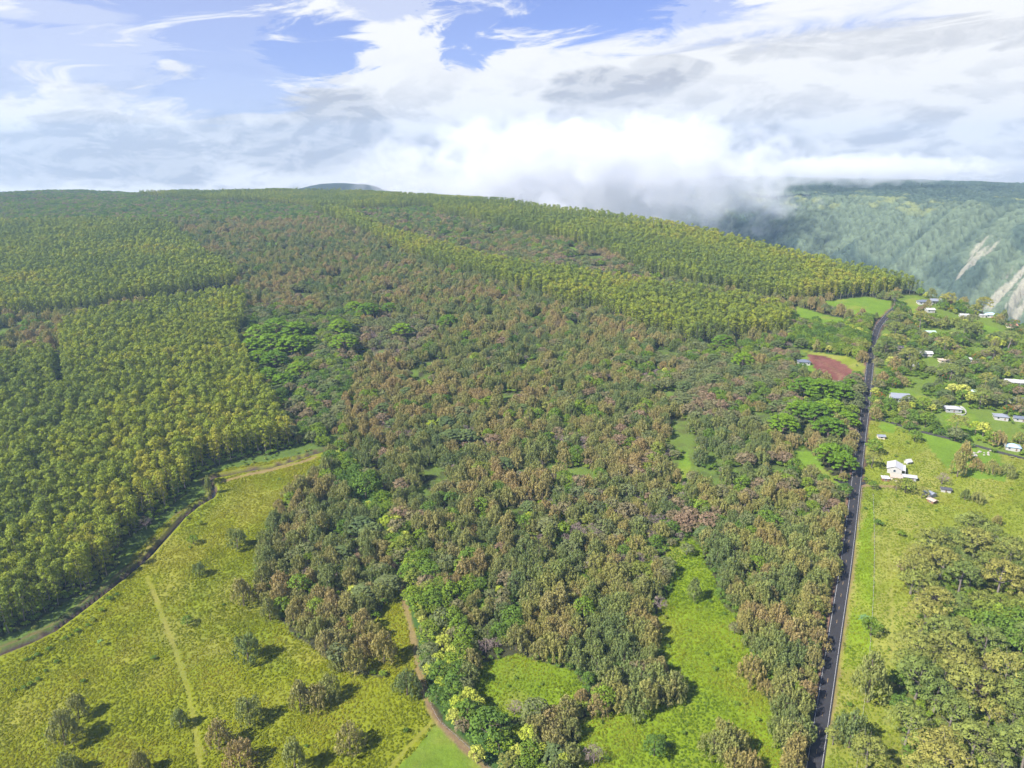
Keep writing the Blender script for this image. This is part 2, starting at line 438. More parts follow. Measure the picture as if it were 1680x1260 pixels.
# ------------------------------------------------------------------ materials
def plain(name, col, rough=0.8, noise_scale=0.0, amt=0.25, bump=0.0, spec=0.3, metal=0.0):
    m = bpy.data.materials.new(name); m.use_nodes = True
    T = NT(m.node_tree)
    b = T.n('ShaderNodeBsdfPrincipled', i_Roughness=rough, i_Metallic=metal)
    b.inputs['Specular IOR Level'].default_value = spec
    if noise_scale:
        g = T.n('ShaderNodeNewGeometry')
        nz = T.noise(g.outputs['Position'], noise_scale, 5, 0.6)
        c = T.mix(nz, tuple(x * (1 - amt) for x in col), tuple(x * (1 + amt) for x in col))
        T.l(c, b.inputs['Base Color'])
        if bump:
            bp = T.n('ShaderNodeBump', i_Strength=bump); T.l(nz, bp.inputs['Height']); T.l(bp.outputs[0], b.inputs['Normal'])
    else:
        b.inputs['Base Color'].default_value = (*col, 1)
    o = T.n('ShaderNodeOutputMaterial'); T.l(b.outputs[0], o.inputs[0])
    return m

def foliage(name, stops, region_amt=0.45, region_scale=0.012, translucent=0.24, tone_amt=0.24, gain=2.05):
    m = bpy.data.materials.new(name); m.use_nodes = True
    T = NT(m.node_tree)
    oi = T.n('ShaderNodeObjectInfo')
    nz = T.noise(oi.outputs['Location'], region_scale, 3, 0.5)
    nz = T.smooth(nz, 0.32, 0.68)
    n3 = T.smooth(T.noise(oi.outputs['Location'], .045, 2, .5), .3, .7)
    f = T.math('ADD', T.math('MULTIPLY', oi.outputs['Random'], (1 - region_amt) * .38), T.math('MULTIPLY', n3, (1 - region_amt) * .62))
    f = T.math('ADD', f, T.math('MULTIPLY', nz, region_amt))
    f = T.smooth(f, .12, .88)
    c = T.ramp(f, stops)
    at = T.n('ShaderNodeAttribute', attribute_name='tone')
    k = T.math('ADD', T.math('MULTIPLY', at.outputs['Fac'], 2 * tone_amt), 1 - tone_amt)
    k = T.math('MULTIPLY', k, gain)
    c = T.mix(1.0, c, T.xyz(k, k, k), 'MULTIPLY')
    d = T.n('ShaderNodeBsdfDiffuse'); tr = T.n('ShaderNodeBsdfTranslucent')
    T.l(c, d.inputs[0]); T.l(T.mix(1.0, c, (1.15, 1.2, 0.7), 'MULTIPLY'), tr.inputs[0])
    s = T.n('ShaderNodeMixShader', i_0=translucent); T.l(d.outputs[0], s.inputs[1]); T.l(tr.outputs[0], s.inputs[2])
    o = T.n('ShaderNodeOutputMaterial'); T.l(s.outputs[0], o.inputs[0])
    return m

M = {}
M['iron'] = foliage('ironwood_foliage', [(0.0, (.078, .102, .036)), (0.3, (.112, .126, .040)), (0.52, (.138, .134, .045)), (0.75, (.158, .138, .052)), (1.0, (.172, .130, .056))], 0.35, 0.010)
M['olive'] = foliage('olive_ironwood_foliage', [(0.0, (.080, .105, .036)), (0.4, (.118, .136, .040)), (0.7, (.152, .146, .044)), (1.0, (.165, .132, .048))], 0.45, 0.02)
M['euc'] = foliage('eucalyptus_foliage', [(0.0, (.074, .100, .022)), (0.35, (.100, .124, .020)), (0.7, (.120, .143, .019)), (0.9, (.138, .152, .019)), (1.0, (.156, .152, .022))], 0.45, 0.005)
M['broad'] = foliage('broadleaf_foliage', [(0.0, (.048, .085, .018)), (0.4, (.070, .112, .017)), (0.8, (.100, .140, .015)), (1.0, (.118, .125, .032))], 0.35, 0.02)
M['kukui'] = foliage('candlenut_foliage', [(0.0, (.150, .185, .020)), (0.5, (.195, .215, .032)), (1.0, (.230, .235, .055))], 0.2, 0.02)
M['rain'] = foliage('rain_tree_foliage', [(0.0, (.060, .110, .012)), (0.5, (.078, .134, .012)), (1.0, (.096, .152, .012))], 0.1, 0.02)
M['raing'] = foliage('grey_rain_tree_foliage', [(0.0, (.062, .088, .034)), (0.5, (.080, .106, .036)), (1.0, (.105, .112, .046))], 0.3, 0.02)
M['gum'] = foliage('gum_foliage', [(0.0, (.080, .108, .028)), (0.5, (.112, .128, .030)), (1.0, (.150, .142, .036))], 0.35, 0.03)
M['scrubg'] = foliage('scrub_foliage', [(0.0, (.075, .090, .038)), (0.4, (.098, .110, .042)), (0.7, (.120, .100, .055)), (1.0, (.140, .098, .062))], 0.4, 0.015)
M['bare'] = plain('bare_twigs', (.27, .205, .185), 0.9, 0.5, 0.3)
M['flower'] = plain('orange_blossom', (.42, .10, .025), 0.7, 1.0, 0.3)
M['bark'] = plain('bark', (.16, .125, .095), 0.9, 3.0, 0.4)
M['palebark'] = plain('pale_bark', (.19, .165, .14), 0.85, 2.0, 0.35)
M['palm'] = foliage('palm_foliage', [(0.0, (.055, .10, .035)), (1.0, (.10, .16, .05))], 0.2, 0.02)

# ------------------------------------------------------------------ the ground sheet
def build_ground():
    th = np.radians(np.linspace(-56, 56, 660))
    r = np.concatenate([np.geomspace(20, 150, 14)[:-1], np.geomspace(150, 2700, 640), np.geomspace(2750, 5200, 22)])
    R, TH = np.meshgrid(r, th, indexing='ij')
    X = R * np.sin(TH); Y = R * np.cos(TH)
    Z = ground(X, Y)
    # canopy-free relief in the grass
    reg = region(X, Y, 3.0)
    c = np.zeros(X.shape + (3,), np.float32)
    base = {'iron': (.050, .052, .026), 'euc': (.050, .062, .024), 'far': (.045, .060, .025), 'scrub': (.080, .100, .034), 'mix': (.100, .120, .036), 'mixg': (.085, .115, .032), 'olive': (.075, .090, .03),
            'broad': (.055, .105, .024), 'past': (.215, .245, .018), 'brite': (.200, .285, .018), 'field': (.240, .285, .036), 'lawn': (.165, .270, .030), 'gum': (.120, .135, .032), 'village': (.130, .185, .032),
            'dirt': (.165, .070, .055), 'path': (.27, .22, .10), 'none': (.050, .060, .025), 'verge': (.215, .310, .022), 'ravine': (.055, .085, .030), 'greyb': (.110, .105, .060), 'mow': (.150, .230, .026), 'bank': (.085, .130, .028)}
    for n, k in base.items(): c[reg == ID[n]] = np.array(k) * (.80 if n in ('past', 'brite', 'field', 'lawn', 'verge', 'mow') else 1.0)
    n1 = fbm(X / 34.0, Y / 34.0, 3, 4); n2 = fbm(X / 7.0, Y / 7.0, 9, 3)
    wood = np.isin(reg, [ID[k] for k in ('iron', 'mix', 'mixg', 'scrub', 'village', 'greyb', 'ravine')])
    gp = smoothstep(.60, .72, fbm(X / 30.0, Y / 30.0, 71, 3)) * wood * .7 * smoothstep(.3, .6, fbm(X / 6.0, Y / 6.0, 73, 3))
    c = c * (1 - gp[..., None]) + np.array([.120, .185, .030]) * gp[..., None]
    grass = np.isin(reg, [ID[k] for k in ('past', 'brite', 'field', 'lawn', 'verge', 'mow')])
    # paler, straw coloured stretches in the open grass
    lush = smoothstep(.52, .70, fbm(X / 48.0 + 7, Y / 48.0, 55, 4)) * grass * .30
    c = c * (1 - lush[..., None]) + np.array([.095, .155, .022]) * lush[..., None]
    straw = smoothstep(0.50, 0.72, n1) * grass
    c = c * (1 - 0.45 * straw[..., None]) + np.array([.26, .235, .055]) * 0.45 * straw[..., None]
    fr = (reg == ID['field'])
    st2 = smoothstep(0.46, 0.62, fbm((X + 0.6 * Y) / 60.0, (Y - 0.6 * X) / 12.0, 61, 3)) * fr * 0.5
    c = c * (1 - st2[..., None]) + np.array([.28, .275, .070]) * st2[..., None]
    c *= (0.82 + 0.36 * n2)[..., None]
    dm = (reg == ID['dirt'])[..., None]
    c = np.where(dm, c * (.55 + .9 * fbm(X / 5.0, Y / 12.0, 66, 3))[..., None], c)
    for poly, w, kind in TRACKS:
        pw = resample(poly, 6.0)
        bb = (X > pw[:, 0].min() - 15) & (X < pw[:, 0].max() + 15) & (Y > pw[:, 1].min() - 15) & (Y < pw[:, 1].max() + 15)
        d, _, _ = seg_dist(X[bb], Y[bb], pw)
        k = 1 - smoothstep(w * 0.5, w * 1.35, d + (n2[bb] - 0.5) * w * 1.2)
        tgt = np.array({'path': (.255, .215, .075), 'soil': (.235, .155, .090)}[kind])
        k = (k * (.72 if kind == 'soil' else .26))[:, None]
        c[bb] = c[bb] * (1 - k) + tgt * k
    # earth of the ditch banks and the strip below the plantation edge
    bb = (Y < 800) & (X < 60)
    d, s, _ = seg_dist(X[bb], Y[bb], DITCH)
    k = (1 - smoothstep(1.7, 2.9, d))[:, None]
    bank = (smoothstep(3.0, 4.2, d) * (1 - smoothstep(4.0, 8.0, d + (n2[bb] - .5) * 6)) * (s > 0) * 0.6)[:, None]
    cc = c[bb]
    cc = cc * (1 - bank) + np.array([.15, .085, .055]) * bank
    cc = cc * (1 - k) + np.array([.075, .055, .045]) * k
    c[bb] = cc
    # red earth shoulder along the road
    pw = ROADC
    bb = (X > 150) & (Y < 1250)
    d, s, _ = seg_dist(X[bb], Y[bb], pw)
    k = ((1 - smoothstep(4.2, 6.2, d + (n2[bb] - .5) * 3)) * np.where(s > 0, 0.9, 0.55))[:, None]
    c[bb] = c[bb] * (1 - k) + np.array([.20, .115, .085]) * k
    nr, nc = X.shape
    idx = np.arange(nr * nc).reshape(nr, nc)
    quads = np.stack([idx[:-1, :-1], idx[:-1, 1:], idx[1:, 1:], idx[1:, :-1]], -1).reshape(-1, 4)
    col = np.concatenate([c, np.ones(c.shape[:2] + (1,), np.float32)], -1).reshape(-1, 4)
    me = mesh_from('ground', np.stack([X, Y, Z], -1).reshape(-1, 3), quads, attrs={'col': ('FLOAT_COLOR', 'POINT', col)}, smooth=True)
    m = bpy.data.materials.new('ground_cover'); m.use_nodes = True
    T = NT(m.node_tree)
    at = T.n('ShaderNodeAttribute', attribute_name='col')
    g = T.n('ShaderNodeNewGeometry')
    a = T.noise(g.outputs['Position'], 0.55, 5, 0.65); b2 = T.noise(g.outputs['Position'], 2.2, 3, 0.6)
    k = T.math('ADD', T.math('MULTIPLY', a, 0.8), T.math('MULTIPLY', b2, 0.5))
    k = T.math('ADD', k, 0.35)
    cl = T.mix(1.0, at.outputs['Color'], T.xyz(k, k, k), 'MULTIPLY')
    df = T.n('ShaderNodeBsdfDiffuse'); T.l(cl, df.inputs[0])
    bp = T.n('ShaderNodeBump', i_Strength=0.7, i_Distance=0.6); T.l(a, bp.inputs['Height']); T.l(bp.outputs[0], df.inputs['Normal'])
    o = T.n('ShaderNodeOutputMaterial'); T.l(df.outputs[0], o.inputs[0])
    ob = link('ground', me, [m]); tag(ob, kind='structure')
build_ground()

# ------------------------------------------------------------------ opposite valley wall
def build_valley_wall():
    A = np.array([1990.0, 1290.0]); B = np.array([60.0, 3330.0])
    U = (B - A) / np.linalg.norm(B - A); V = np.array([-U[1], U[0]]) * -1.0
    if V[0] < 0: V = -V
    nu, nv = 720, 330
    u = np.linspace(-500, 2900, nu); v = np.concatenate([np.linspace(-260, 620, 230), np.linspace(630, 2000, 100)])
    UU, VV = np.meshgrid(u, v, indexing='ij')
    # gullies and spurs running down the face
    sk = UU + 0.35 * VV
    rid = np.abs(fbm(sk / 210.0, VV / 900.0, 11, 4) - 0.5) * 2
    rid2 = np.abs(fbm(sk / 60.0 + 9, VV / 330.0, 12, 3) - 0.5) * 2
    rid3 = np.abs(fbm(sk / 24.0 + 3, VV / 190.0, 18, 3) - 0.5) * 2
    big = fbm(UU / 620.0, VV / 1500.0, 14, 3) - 0.5
    d = VV - 150 * big + 120 * rid + 24 * rid2 + 9 * rid3
    t = np.clip(d / 480.0, 0, 1)
    prof = np.where(t < 1, 1 - (1 - t) ** 1.35, 1.0)
    Z = -215 + 372 * prof + np.clip(d - 480, 0, 900) * 0.035 + 22 * (fbm(UU / 300.0, VV / 300.0, 15, 4) - 0.5) * smoothstep(380, 700, d)
    Z = Z - 14 * rid2 * (t > 0.02) * (t < 1.0) * t
    Z += np.clip(UU - 600, 0, 1800) * 0.012 - np.clip(500 - UU, 0, 1000) * .05 * smoothstep(300, 600, d)
    can = fbm(UU / 11.0, VV / 11.0, 16, 3)
    Z = Z + (can - 0.5) * 16 * smoothstep(0.0, 0.1, t)
    X = A[0] + U[0] * UU + V[0] * VV; Y = A[1] + U[1] * UU + V[1] * VV
    # cover: light grassy green face, darker forest on top and in the gullies, pale scars low on the face
    c = np.zeros(X.shape + (3,), np.float32) + np.array([.098, .128, .076])
    wood = smoothstep(0.50, 0.62, fbm(UU / 150.0, VV / 150.0, 21, 4) + 0.25 * smoothstep(430, 560, d) - 0.10)
    wood = np.maximum(wood, smoothstep(470, 600, d) * 0.8)
    wood = np.maximum(wood, (1 - smoothstep(0.02, 0.10, rid)) * 0.6)
    c = c * (1 - wood[..., None]) + np.array([.054, .078, .054]) * wood[..., None]
    c *= (0.45 + 1.1 * can)[..., None]
    pale = smoothstep(.62, .70, fbm(UU / 70.0, VV / 40.0, 25, 3)) * smoothstep(330, 420, d) * (1 - smoothstep(620, 800, d))
    c = c * (1 - .6 * pale[..., None]) + np.array([.21, .23, .08]) * .6 * pale[..., None]
    streak = fbm((UU + 0.25 * VV) / 16.0, VV / 90.0, 31, 4) * 0.6 + fbm(UU / 120.0, VV / 170.0, 33, 3) * 0.4
    scar = np.zeros(X.shape)
    for cu, cv, ru, rv, k in SCARS:
        q = ((UU + 0.3 * (VV - cv) - cu) / ru) ** 2 + ((VV - cv) / rv) ** 2
        scar = np.maximum(scar, k * smoothstep(0.555, 0.63, streak + 0.15 * (1 - q)) * (q < 1.7))
    c = c * (1 - scar[..., None]) + np.array([.34, .31, .24]) * scar[..., None]
    idx = np.arange(nu * len(v)).reshape(nu, len(v))
    quads = np.stack([idx[:-1, :-1], idx[:-1, 1:], idx[1:, 1:], idx[1:, :-1]], -1).reshape(-1, 4)
    col = np.concatenate([c, np.ones(c.shape[:2] + (1,), np.float32)], -1).reshape(-1, 4)
    me = mesh_from('valley_wall', np.stack([X, Y, Z], -1).reshape(-1, 3), quads, attrs={'col': ('FLOAT_COLOR', 'POINT', col)}, smooth=False)
    m = bpy.data.materials.new('valley_wall_cover'); m.use_nodes = True
    T = NT(m.node_tree)
    at = T.n('ShaderNodeAttribute', attribute_name='col'); g = T.n('ShaderNodeNewGeometry')
    a = T.noise(g.outputs['Position'], 0.09, 5, 0.65)
    k = T.math('ADD', T.math('MULTIPLY', a, 1.2), 0.4)
    cl = T.mix(1.0, at.outputs['Color'], T.xyz(k, k, k), 'MULTIPLY')
    df = T.n('ShaderNodeBsdfDiffuse'); T.l(cl, df.inputs[0])
    o = T.n('ShaderNodeOutputMaterial'); T.l(df.outputs[0], o.inputs[0])
    tag(link('valley_wall', me, [m]), kind='structure')
SCARS = [(330, 85, 60, 90, .65), (520, 110, 40, 70, .6), (150, 30, 40, 45, .5), (640, 170, 45, 80, .6), (900, 150, 60, 110, .7), (1060, 190, 40, 90, .6)]
build_valley_wall()

# ------------------------------------------------------------------ far hill behind the crest
def build_hill():
    n = 90
    t = np.linspace(-1, 1, n); XX, YY = np.meshgrid(t, t, indexing='ij')
    h = np.exp(-(XX * 1.9) ** 2 - (YY * 1.9) ** 2) + 0.25 * (fbm(XX * 4 + 5, YY * 4, 77, 4) - 0.5)
    x = -930 + XX * 620; y = 4000 + YY * 600; z = 86 + 103 * h
    idx = np.arange(n * n).reshape(n, n)
    quads = np.stack([idx[:-1, :-1], idx[1:, :-1], idx[1:, 1:], idx[:-1, 1:]], -1).reshape(-1, 4)
    tag(link('hill', mesh_from('hill', np.stack([x, y, z], -1).reshape(-1, 3), quads), [plain('hill_forest', (.03, .045, .03), 1.0, 0.03, 0.5)]), kind='structure')
build_hill()

# ------------------------------------------------------------------ road
def strip(center, offs_lo, offs_hi, dz, step=None):
    """ribbon along a plan polyline between two side offsets (+ = left)"""
    c = center
    t = np.gradient(c, axis=0); t /= np.linalg.norm(t, axis=1)[:, None]
    nrm = np.stack([-t[:, 1], t[:, 0]], 1)
    a = c + nrm * offs_lo; b = c + nrm * offs_hi
    za = ground(a[:, 0], a[:, 1]) + dz; zb = ground(b[:, 0], b[:, 1]) + dz
    return np.concatenate([a, za[:, None]], 1), np.concatenate([b, zb[:, None]], 1)

def ribbon_mesh(name, center, lo, hi, dz, thick=0.0):
    a, b = strip(center, lo, hi, dz); n = len(a)
    v = [a, b]; q = []
    i = np.arange(n - 1)
    q.append(np.stack([i + n, i, i + 1, i + n + 1], 1))
    if thick:
        a2 = a.copy(); a2[:, 2] -= thick; b2 = b.copy(); b2[:, 2] -= thick
        v += [a2, b2]
        q.append(np.stack([i, i + 2 * n, i + 2 * n + 1, i + 1], 1)); q.append(np.stack([i + n, i + n + 1, i + 3 * n + 1, i + 3 * n], 1))
    return mesh_from(name, np.concatenate(v), np.concatenate(q))

M['asphalt'] = plain('asphalt', (.032, .031, .034), 0.8, 0.22, 0.45)
M['line_white'] = plain('white_road_paint', (.55, .55, .53), 0.7, 0.6, 0.12)
M['line_yellow'] = plain('yellow_road_paint', (.50, .34, .14), 0.7, 0.6, 0.12)
rd = link('road', ribbon_mesh('road', ROADC, -3.75, 3.75, 0.30, 0.6), [M['asphalt']]); tag(rd, kind='structure')
for lo in (-3.05, 2.93):
    link('edge_line', ribbon_mesh('edge_line', ROADC, lo, lo + 0.13, 0.306), [M['line_white']], rd)
fine = resample(ROAD, 1.0)
for k in range(0, len(fine) - 6, 12):
    link('centre_dash', ribbon_mesh('centre_dash', fine[k:k + 4], -0.07, 0.07, 0.306), [M['line_yellow']], rd)
# short paved turn-offs
def apron(pts, name='turnoff'):
    w = [P(*p) for p in pts]
    n = len(w); top = [(*p, G1(*p) + 0.22) for p in w]; bot = [(*p, G1(*p) - 0.3) for p in w]
    bmv = top + bot
    faces = [tuple(range(n))] + [(i, i + n, (i + 1) % n + n, (i + 1) % n) for i in range(n)]
    me = bpy.data.meshes.new(name); me.from_pydata([tuple(map(float, v)) for v in bmv], [], faces); me.update()
    tag(link(name, me, [M['asphalt']]), kind='structure')
apron([(1402, 792), (1400, 800), (1390, 798), (1380, 793), (1368, 787), (1371, 785), (1384, 788), (1396, 787)])
apron([(1410, 789), (1409, 798), (1417, 795), (1424, 793), (1424, 790), (1416, 791)])
apron([(1427, 640), (1427, 634), (1436, 631), (1437, 633)])
# ditch water
dc = resample(DITCH, 4.0)
M['water'] = plain('ditch_water', (.02, .022, .02), 0.12, 0, spec=0.5)
a_, b_ = strip(dc, -1.1, 1.1, 0.0)
zc = ground(dc[:, 0], dc[:, 1]) + 0.35
a_[:, 2] = zc; b_[:, 2] = zc
i = np.arange(len(dc) - 1); n = len(dc)
tag(link('ditch_water', mesh_from('ditch_water', np.concatenate([a_, b_]), np.stack([i + n, i, i + 1, i + n + 1], 1)), [M['water']]), kind='structure')


# ------------------------------------------------------------------ tree building
def unit(v):
    return v / np.maximum(np.linalg.norm(v, axis=-1, keepdims=True), 1e-9)

def leaf_quads(rng, center, rad, n, w, l, up=0.0, jit=0.55, zmin=-0.35, flat=0.0, inner=0.72):
    """n leaf sprays over an ellipsoidal clump; up>0 stands them on end, flat>0 lays them level"""
    d = rng.normal(size=(n * 3, 3)); d = unit(d); d = d[d[:, 2] > zmin][:n]; n = len(d)
    rad = np.asarray(rad, float)
    pos = center + d * rad * rng.uniform(inner, 1.0, (n, 1))
    nr = unit(unit(d / rad) + jit * rng.normal(size=(n, 3)) * 0.6 + np.array([0, 0, flat]))
    t = rng.normal(size=(n, 3)) + np.array([0, 0, up * 3.0])
    t = t - (t * nr).sum(1, keepdims=True) * nr; t = unit(t)
    b = np.cross(nr, t)
    ww = w * rng.uniform(0.7, 1.3, (n, 1)) * 0.5; ll = l * rng.uniform(0.7, 1.3, (n, 1)) * 0.5
    v = np.stack([pos - t * ll, pos + b * ww, pos + t * ll, pos - b * ww], 1)
    return v.reshape(-1, 3)

class Crown:
    def __init__(self): self.v = []; self.tone = []
    def add(self, v, tone):
        self.v.append(v); self.tone.append(np.full(len(v) // 4, tone))
    def arrays(self):
        v = np.concatenate(self.v); return v, np.arange(len(v)).reshape(-1, 4), np.concatenate(self.tone)

def tube(pts, rads, sides=5):
    """tapered tube along points"""
    pts = np.asarray(pts, float); n = len(pts)
    V = []; Q = []
    for i in range(n):
        t = pts[min(i + 1, n - 1)] - pts[max(i - 1, 0)]; t = t / max(np.linalg.norm(t), 1e-9)
        a = np.cross(t, [0.31, 0.95, 0.05]); a /= max(np.linalg.norm(a), 1e-9); b = np.cross(t, a)
        for s in range(sides):
            an = 2 * math.pi * s / sides
            V.append(pts[i] + rads[i] * (math.cos(an) * a + math.sin(an) * b))
    for i in range(n - 1):
        for s in range(sides):
            s2 = (s + 1) % sides
            Q.append((i * sides + s, i * sides + s2, (i + 1) * sides + s2, (i + 1) * sides + s))
    return np.array(V), np.array(Q)

def join(parts):
    V = []; Q = []; o = 0
    for v, q in parts:
        V.append(v); Q.append(q + o); o += len(v)
    return np.concatenate(V), np.concatenate(Q)

def limbs(rng, H, base_r, nlimb, spread, start=0.35, top=0.85, trunk_top=0.9, rise=0.5, sides=5):
    P0 = [np.array([0, 0, -0.6])]; lean = rng.normal(size=2) * 0.03 * H
    for k in range(1, 5):
        f = k / 4 * trunk_top
        P0.append(np.array([lean[0] * f + rng.normal() * .012 * H, lean[1] * f + rng.normal() * .012 * H, H * f]))
    R0 = [base_r * (1.25 - 0.95 * k / 4) for k in range(5)]
    parts = [tube(P0, R0, sides)]
    for j in range(nlimb):
        f = rng.uniform(start, top); i = min(int(f / trunk_top * 4), 3)
        u = f / trunk_top * 4 - i
        p = P0[i] * (1 - u) + P0[i + 1] * u
        an = j * 2.4 + rng.uniform(-.4, .4); L = spread * rng.uniform(.55, 1.0)
        d = np.array([math.cos(an), math.sin(an), 0])
        q1 = p + d * L * .5 + np.array([0, 0, L * rise * .4]); q2 = p + d * L + np.array([0, 0, L * rise])
        r = base_r * (.5 - .3 * f)
        parts.append(tube([p, q1, q2], [r, r * .65, r * .22], 4))
    return join(parts)

def proto(kind, seed):
    rng = np.random.default_rng(seed); C = Crown(); extra = None
    if kind in ('iron', 'olive'):
        form = seed % 4
        H, R = [(10.5, 4.8), (12.5, 3.9), (9.0, 5.6), (11.0, 4.4)][form]
        tr = limbs(rng, H, .30, 6, R * .8, .25, .7, .88, 1.0)
        n = 50
        lob = rng.normal(size=(4, 2)) * R * .5
        for j in range(n):
            # plumes spread over an uneven egg shaped crown, taller to the middle
            rr = R * math.sqrt((j + .5) / n) * rng.uniform(.75, 1.12); an = j * 2.39996 + rng.uniform(-.35, .35)
            lean = np.array([math.cos(an), math.sin(an)]) * rr
            bulge = max(math.exp(-((lean - l_) ** 2).sum() / (R * R * .22)) for l_ in lob)
            top = H * (.80 - .34 * (rr / R) ** 2 + .24 * bulge) * rng.uniform(.90, 1.06)
            L = rng.uniform(2.0, 3.4)
            for s in range(2):
                c = np.array([lean[0] * (1 - .10 * s), lean[1] * (1 - .10 * s), top - L * (.5 + .7 * s)])
                C.add(leaf_quads(rng, c, (rng.uniform(.45, .74), rng.uniform(.45, .74), L * .55), 20 - 7 * s, .32, .85, up=.7, jit=.35, zmin=-.5, inner=.85), rng.uniform(0, 1))
        for j in range(10):
            an = rng.uniform(0, 6.28); rr = R * rng.uniform(.7, 1.0)
            C.add(leaf_quads(rng, np.array([math.cos(an) * rr, math.sin(an) * rr, H * rng.uniform(.12, .38)]), (.9, .9, 1.3), 16, .42, 1.0, up=.6), rng.uniform(0, .9))
    elif kind == 'euc':
        H = 25.0; R = 3.6
        tr = limbs(rng, H, .26, 5, R * .8, .5, .9, .95, .9)
        n = 14
        for j in range(n):
            f = (j + .5) / n
            zz = H * (.24 + .62 * f); rr = R * rng.uniform(.25, .62); an = j * 2.39996 + rng.uniform(-.5, .5)
            q_ = rng.uniform(1.1, 1.7)
            C.add(leaf_quads(rng, np.array([math.cos(an) * rr, math.sin(an) * rr, zz]), (q_, q_, q_ * .85), 24, .7, .95, jit=.45), rng.uniform(0, 1))
        # rounded crown head of a few overlapping domes
        for j in range(5):
            an = j * 1.2566 + rng.uniform(-.4, .4); rr = (0 if j == 0 else R * rng.uniform(.36, .55)); q_ = rng.uniform(1.5, 2.1) * (1.25 if j == 0 else 1)
            C.add(leaf_quads(rng, np.array([math.cos(an) * rr, math.sin(an) * rr, H - q_ * .7 - (0 if j == 0 else rng.uniform(.6, 2.0))]), (q_, q_, q_ * .85), 46 if j == 0 else 34, .72, .95, jit=.28, inner=.88), rng.uniform(.2, 1))
    elif kind in ('broad', 'kukui', 'scrubg'):
        H = {'broad': 9.5, 'kukui': 9.0, 'scrubg': 8.0}[kind]; R = {'broad': 4.6, 'kukui': 3.7, 'scrubg': 4.4}[kind]
        tr = limbs(rng, H, .28, 7, R * .8, .25, .7, .8, .7)
        n = 26
        for j in range(n):
            z = 1 - 1.25 * (j + .5) / n; z = max(z, -.25)
            rr = math.sqrt(max(0, 1 - z * z)) * R * rng.uniform(.72, 1.0); an = j * 2.39996 + rng.uniform(-.4, .4)
            zz = H * .56 + z * H * .40 * rng.uniform(.85, 1.05)
            s = R * rng.uniform(.26, .38)
            C.add(leaf_quads(rng, np.array([math.cos(an) * rr, math.sin(an) * rr, zz]), (s, s, s * .72), 36, .55 if kind != 'kukui' else .62, .75, jit=.5, flat=.25), rng.uniform(0, 1))
    elif kind in ('rain', 'raing'):
        H = 14.0; R = 10.0
        tr = limbs(rng, H, .55, 10, R * .8, .25, .6, .75, .55, 6)
        n = 72
        for j in range(n):
            f = (j + .5) / n; rr = R * math.sqrt(f) * rng.uniform(.88, 1.05); an = j * 2.39996 + rng.uniform(-.3, .3)
            zz = H * (1 - .52 * f ** 1.3) * rng.uniform(.92, 1.03)
            s = rng.uniform(1.5, 2.4)
            C.add(leaf_quads(rng, np.array([math.cos(an) * rr, math.sin(an) * rr, zz]), (s, s * rng.uniform(.65, 1), .65), 54, .72, 1.0, jit=.32, flat=.9, zmin=-.1, inner=.3), rng.uniform(0, 1))
    elif kind == 'gum':
        H = 12.0; R = 5.6
        tr = limbs(rng, H, .34, 9, R * .9, .3, .75, .85, .75, 5)
        n = 44
        for j in range(n):
            f = (j + .5) / n; rr = R * math.sqrt(f) * rng.uniform(.85, 1.05); an = j * 2.39996 + rng.uniform(-.4, .4)
            zz = H * (1 - .42 * f ** 1.6) * rng.uniform(.93, 1.03) - .6
            s = rng.uniform(.9, 1.4)
            C.add(leaf_quads(rng, np.array([math.cos(an) * rr, math.sin(an) * rr, zz]), (s, s, s * .7), 46, .34, .56, jit=.32, flat=.2, zmin=-.25, inner=.8), rng.uniform(0, 1))
    elif kind == 'bare':
        H = 8.0; R = 4.0
        parts = [limbs(rng, H, .24, 4, R * .5, .2, .6, .8, 1.0)]
        def grow(p, d, L, r, lev):
            q = p + d * L
            parts.append(tube([p, (p + q) / 2 + rng.normal(size=3) * L * .06, q], [r, r * .8, r * .55], 3))
            if lev == 0: return
            for _ in range(3):
                nd = unit(d + rng.normal(size=3) * .55 + np.array([0, 0, .12]))
                grow(p + d * L * rng.uniform(.6, 1), nd, L * rng.uniform(.55, .8), r * .55, lev - 1)
        for j in range(6):
            an = j * 1.05 + rng.uniform(-.3, .3)
            grow(np.array([0, 0, H * rng.uniform(.15, .35)]), unit(np.array([math.cos(an), math.sin(an), rng.uniform(.6, 1.3)])), 2.3, .13, 3)
        tr = join(parts)
        for j in range(26):
            an = rng.uniform(0, 6.28); rr = R * math.sqrt(rng.uniform(0, 1)) * .95
            C.add(leaf_quads(rng, np.array([math.cos(an) * rr, math.sin(an) * rr, H * (.9 - .35 * (rr / R) ** 2) * rng.uniform(.75, 1)]), (1.0, 1.0, .7), 12, .10, 1.1, up=.5, jit=.9), rng.uniform(0, 1))
    elif kind == 'flame':
        v, q, t, tr, _ = proto('broad', seed + 50)
        E = Crown()
        for j in range(22):
            z = rng.uniform(.1, 1); rr = math.sqrt(1 - z * z) * 4.6; an = rng.uniform(0, 6.28)
            E.add(leaf_quads(rng, np.array([math.cos(an) * rr, math.sin(an) * rr, 5.4 + z * 4.2]), (.75, .75, .5), 16, .4, .5), .5)
        return v, q, t, tr, E.arrays()
    elif kind == 'shrub':
        tr = limbs(rng, 1.6, .06, 4, .8, .2, .7, .8, .8, 4)
        for j in range(9):
            an = j * 2.4; rr = 1.15 * math.sqrt((j + .5) / 9) * rng.uniform(.7, 1)
            s = rng.uniform(.5, .8)
            C.add(leaf_quads(rng, np.array([math.cos(an) * rr, math.sin(an) * rr, 1.55 - .45 * (rr / 1.2) ** 2]), (s, s, s * .8), 26, .3, .45, jit=.6), rng.uniform(0, 1))
    elif kind == 'palm':
        H = 7.5
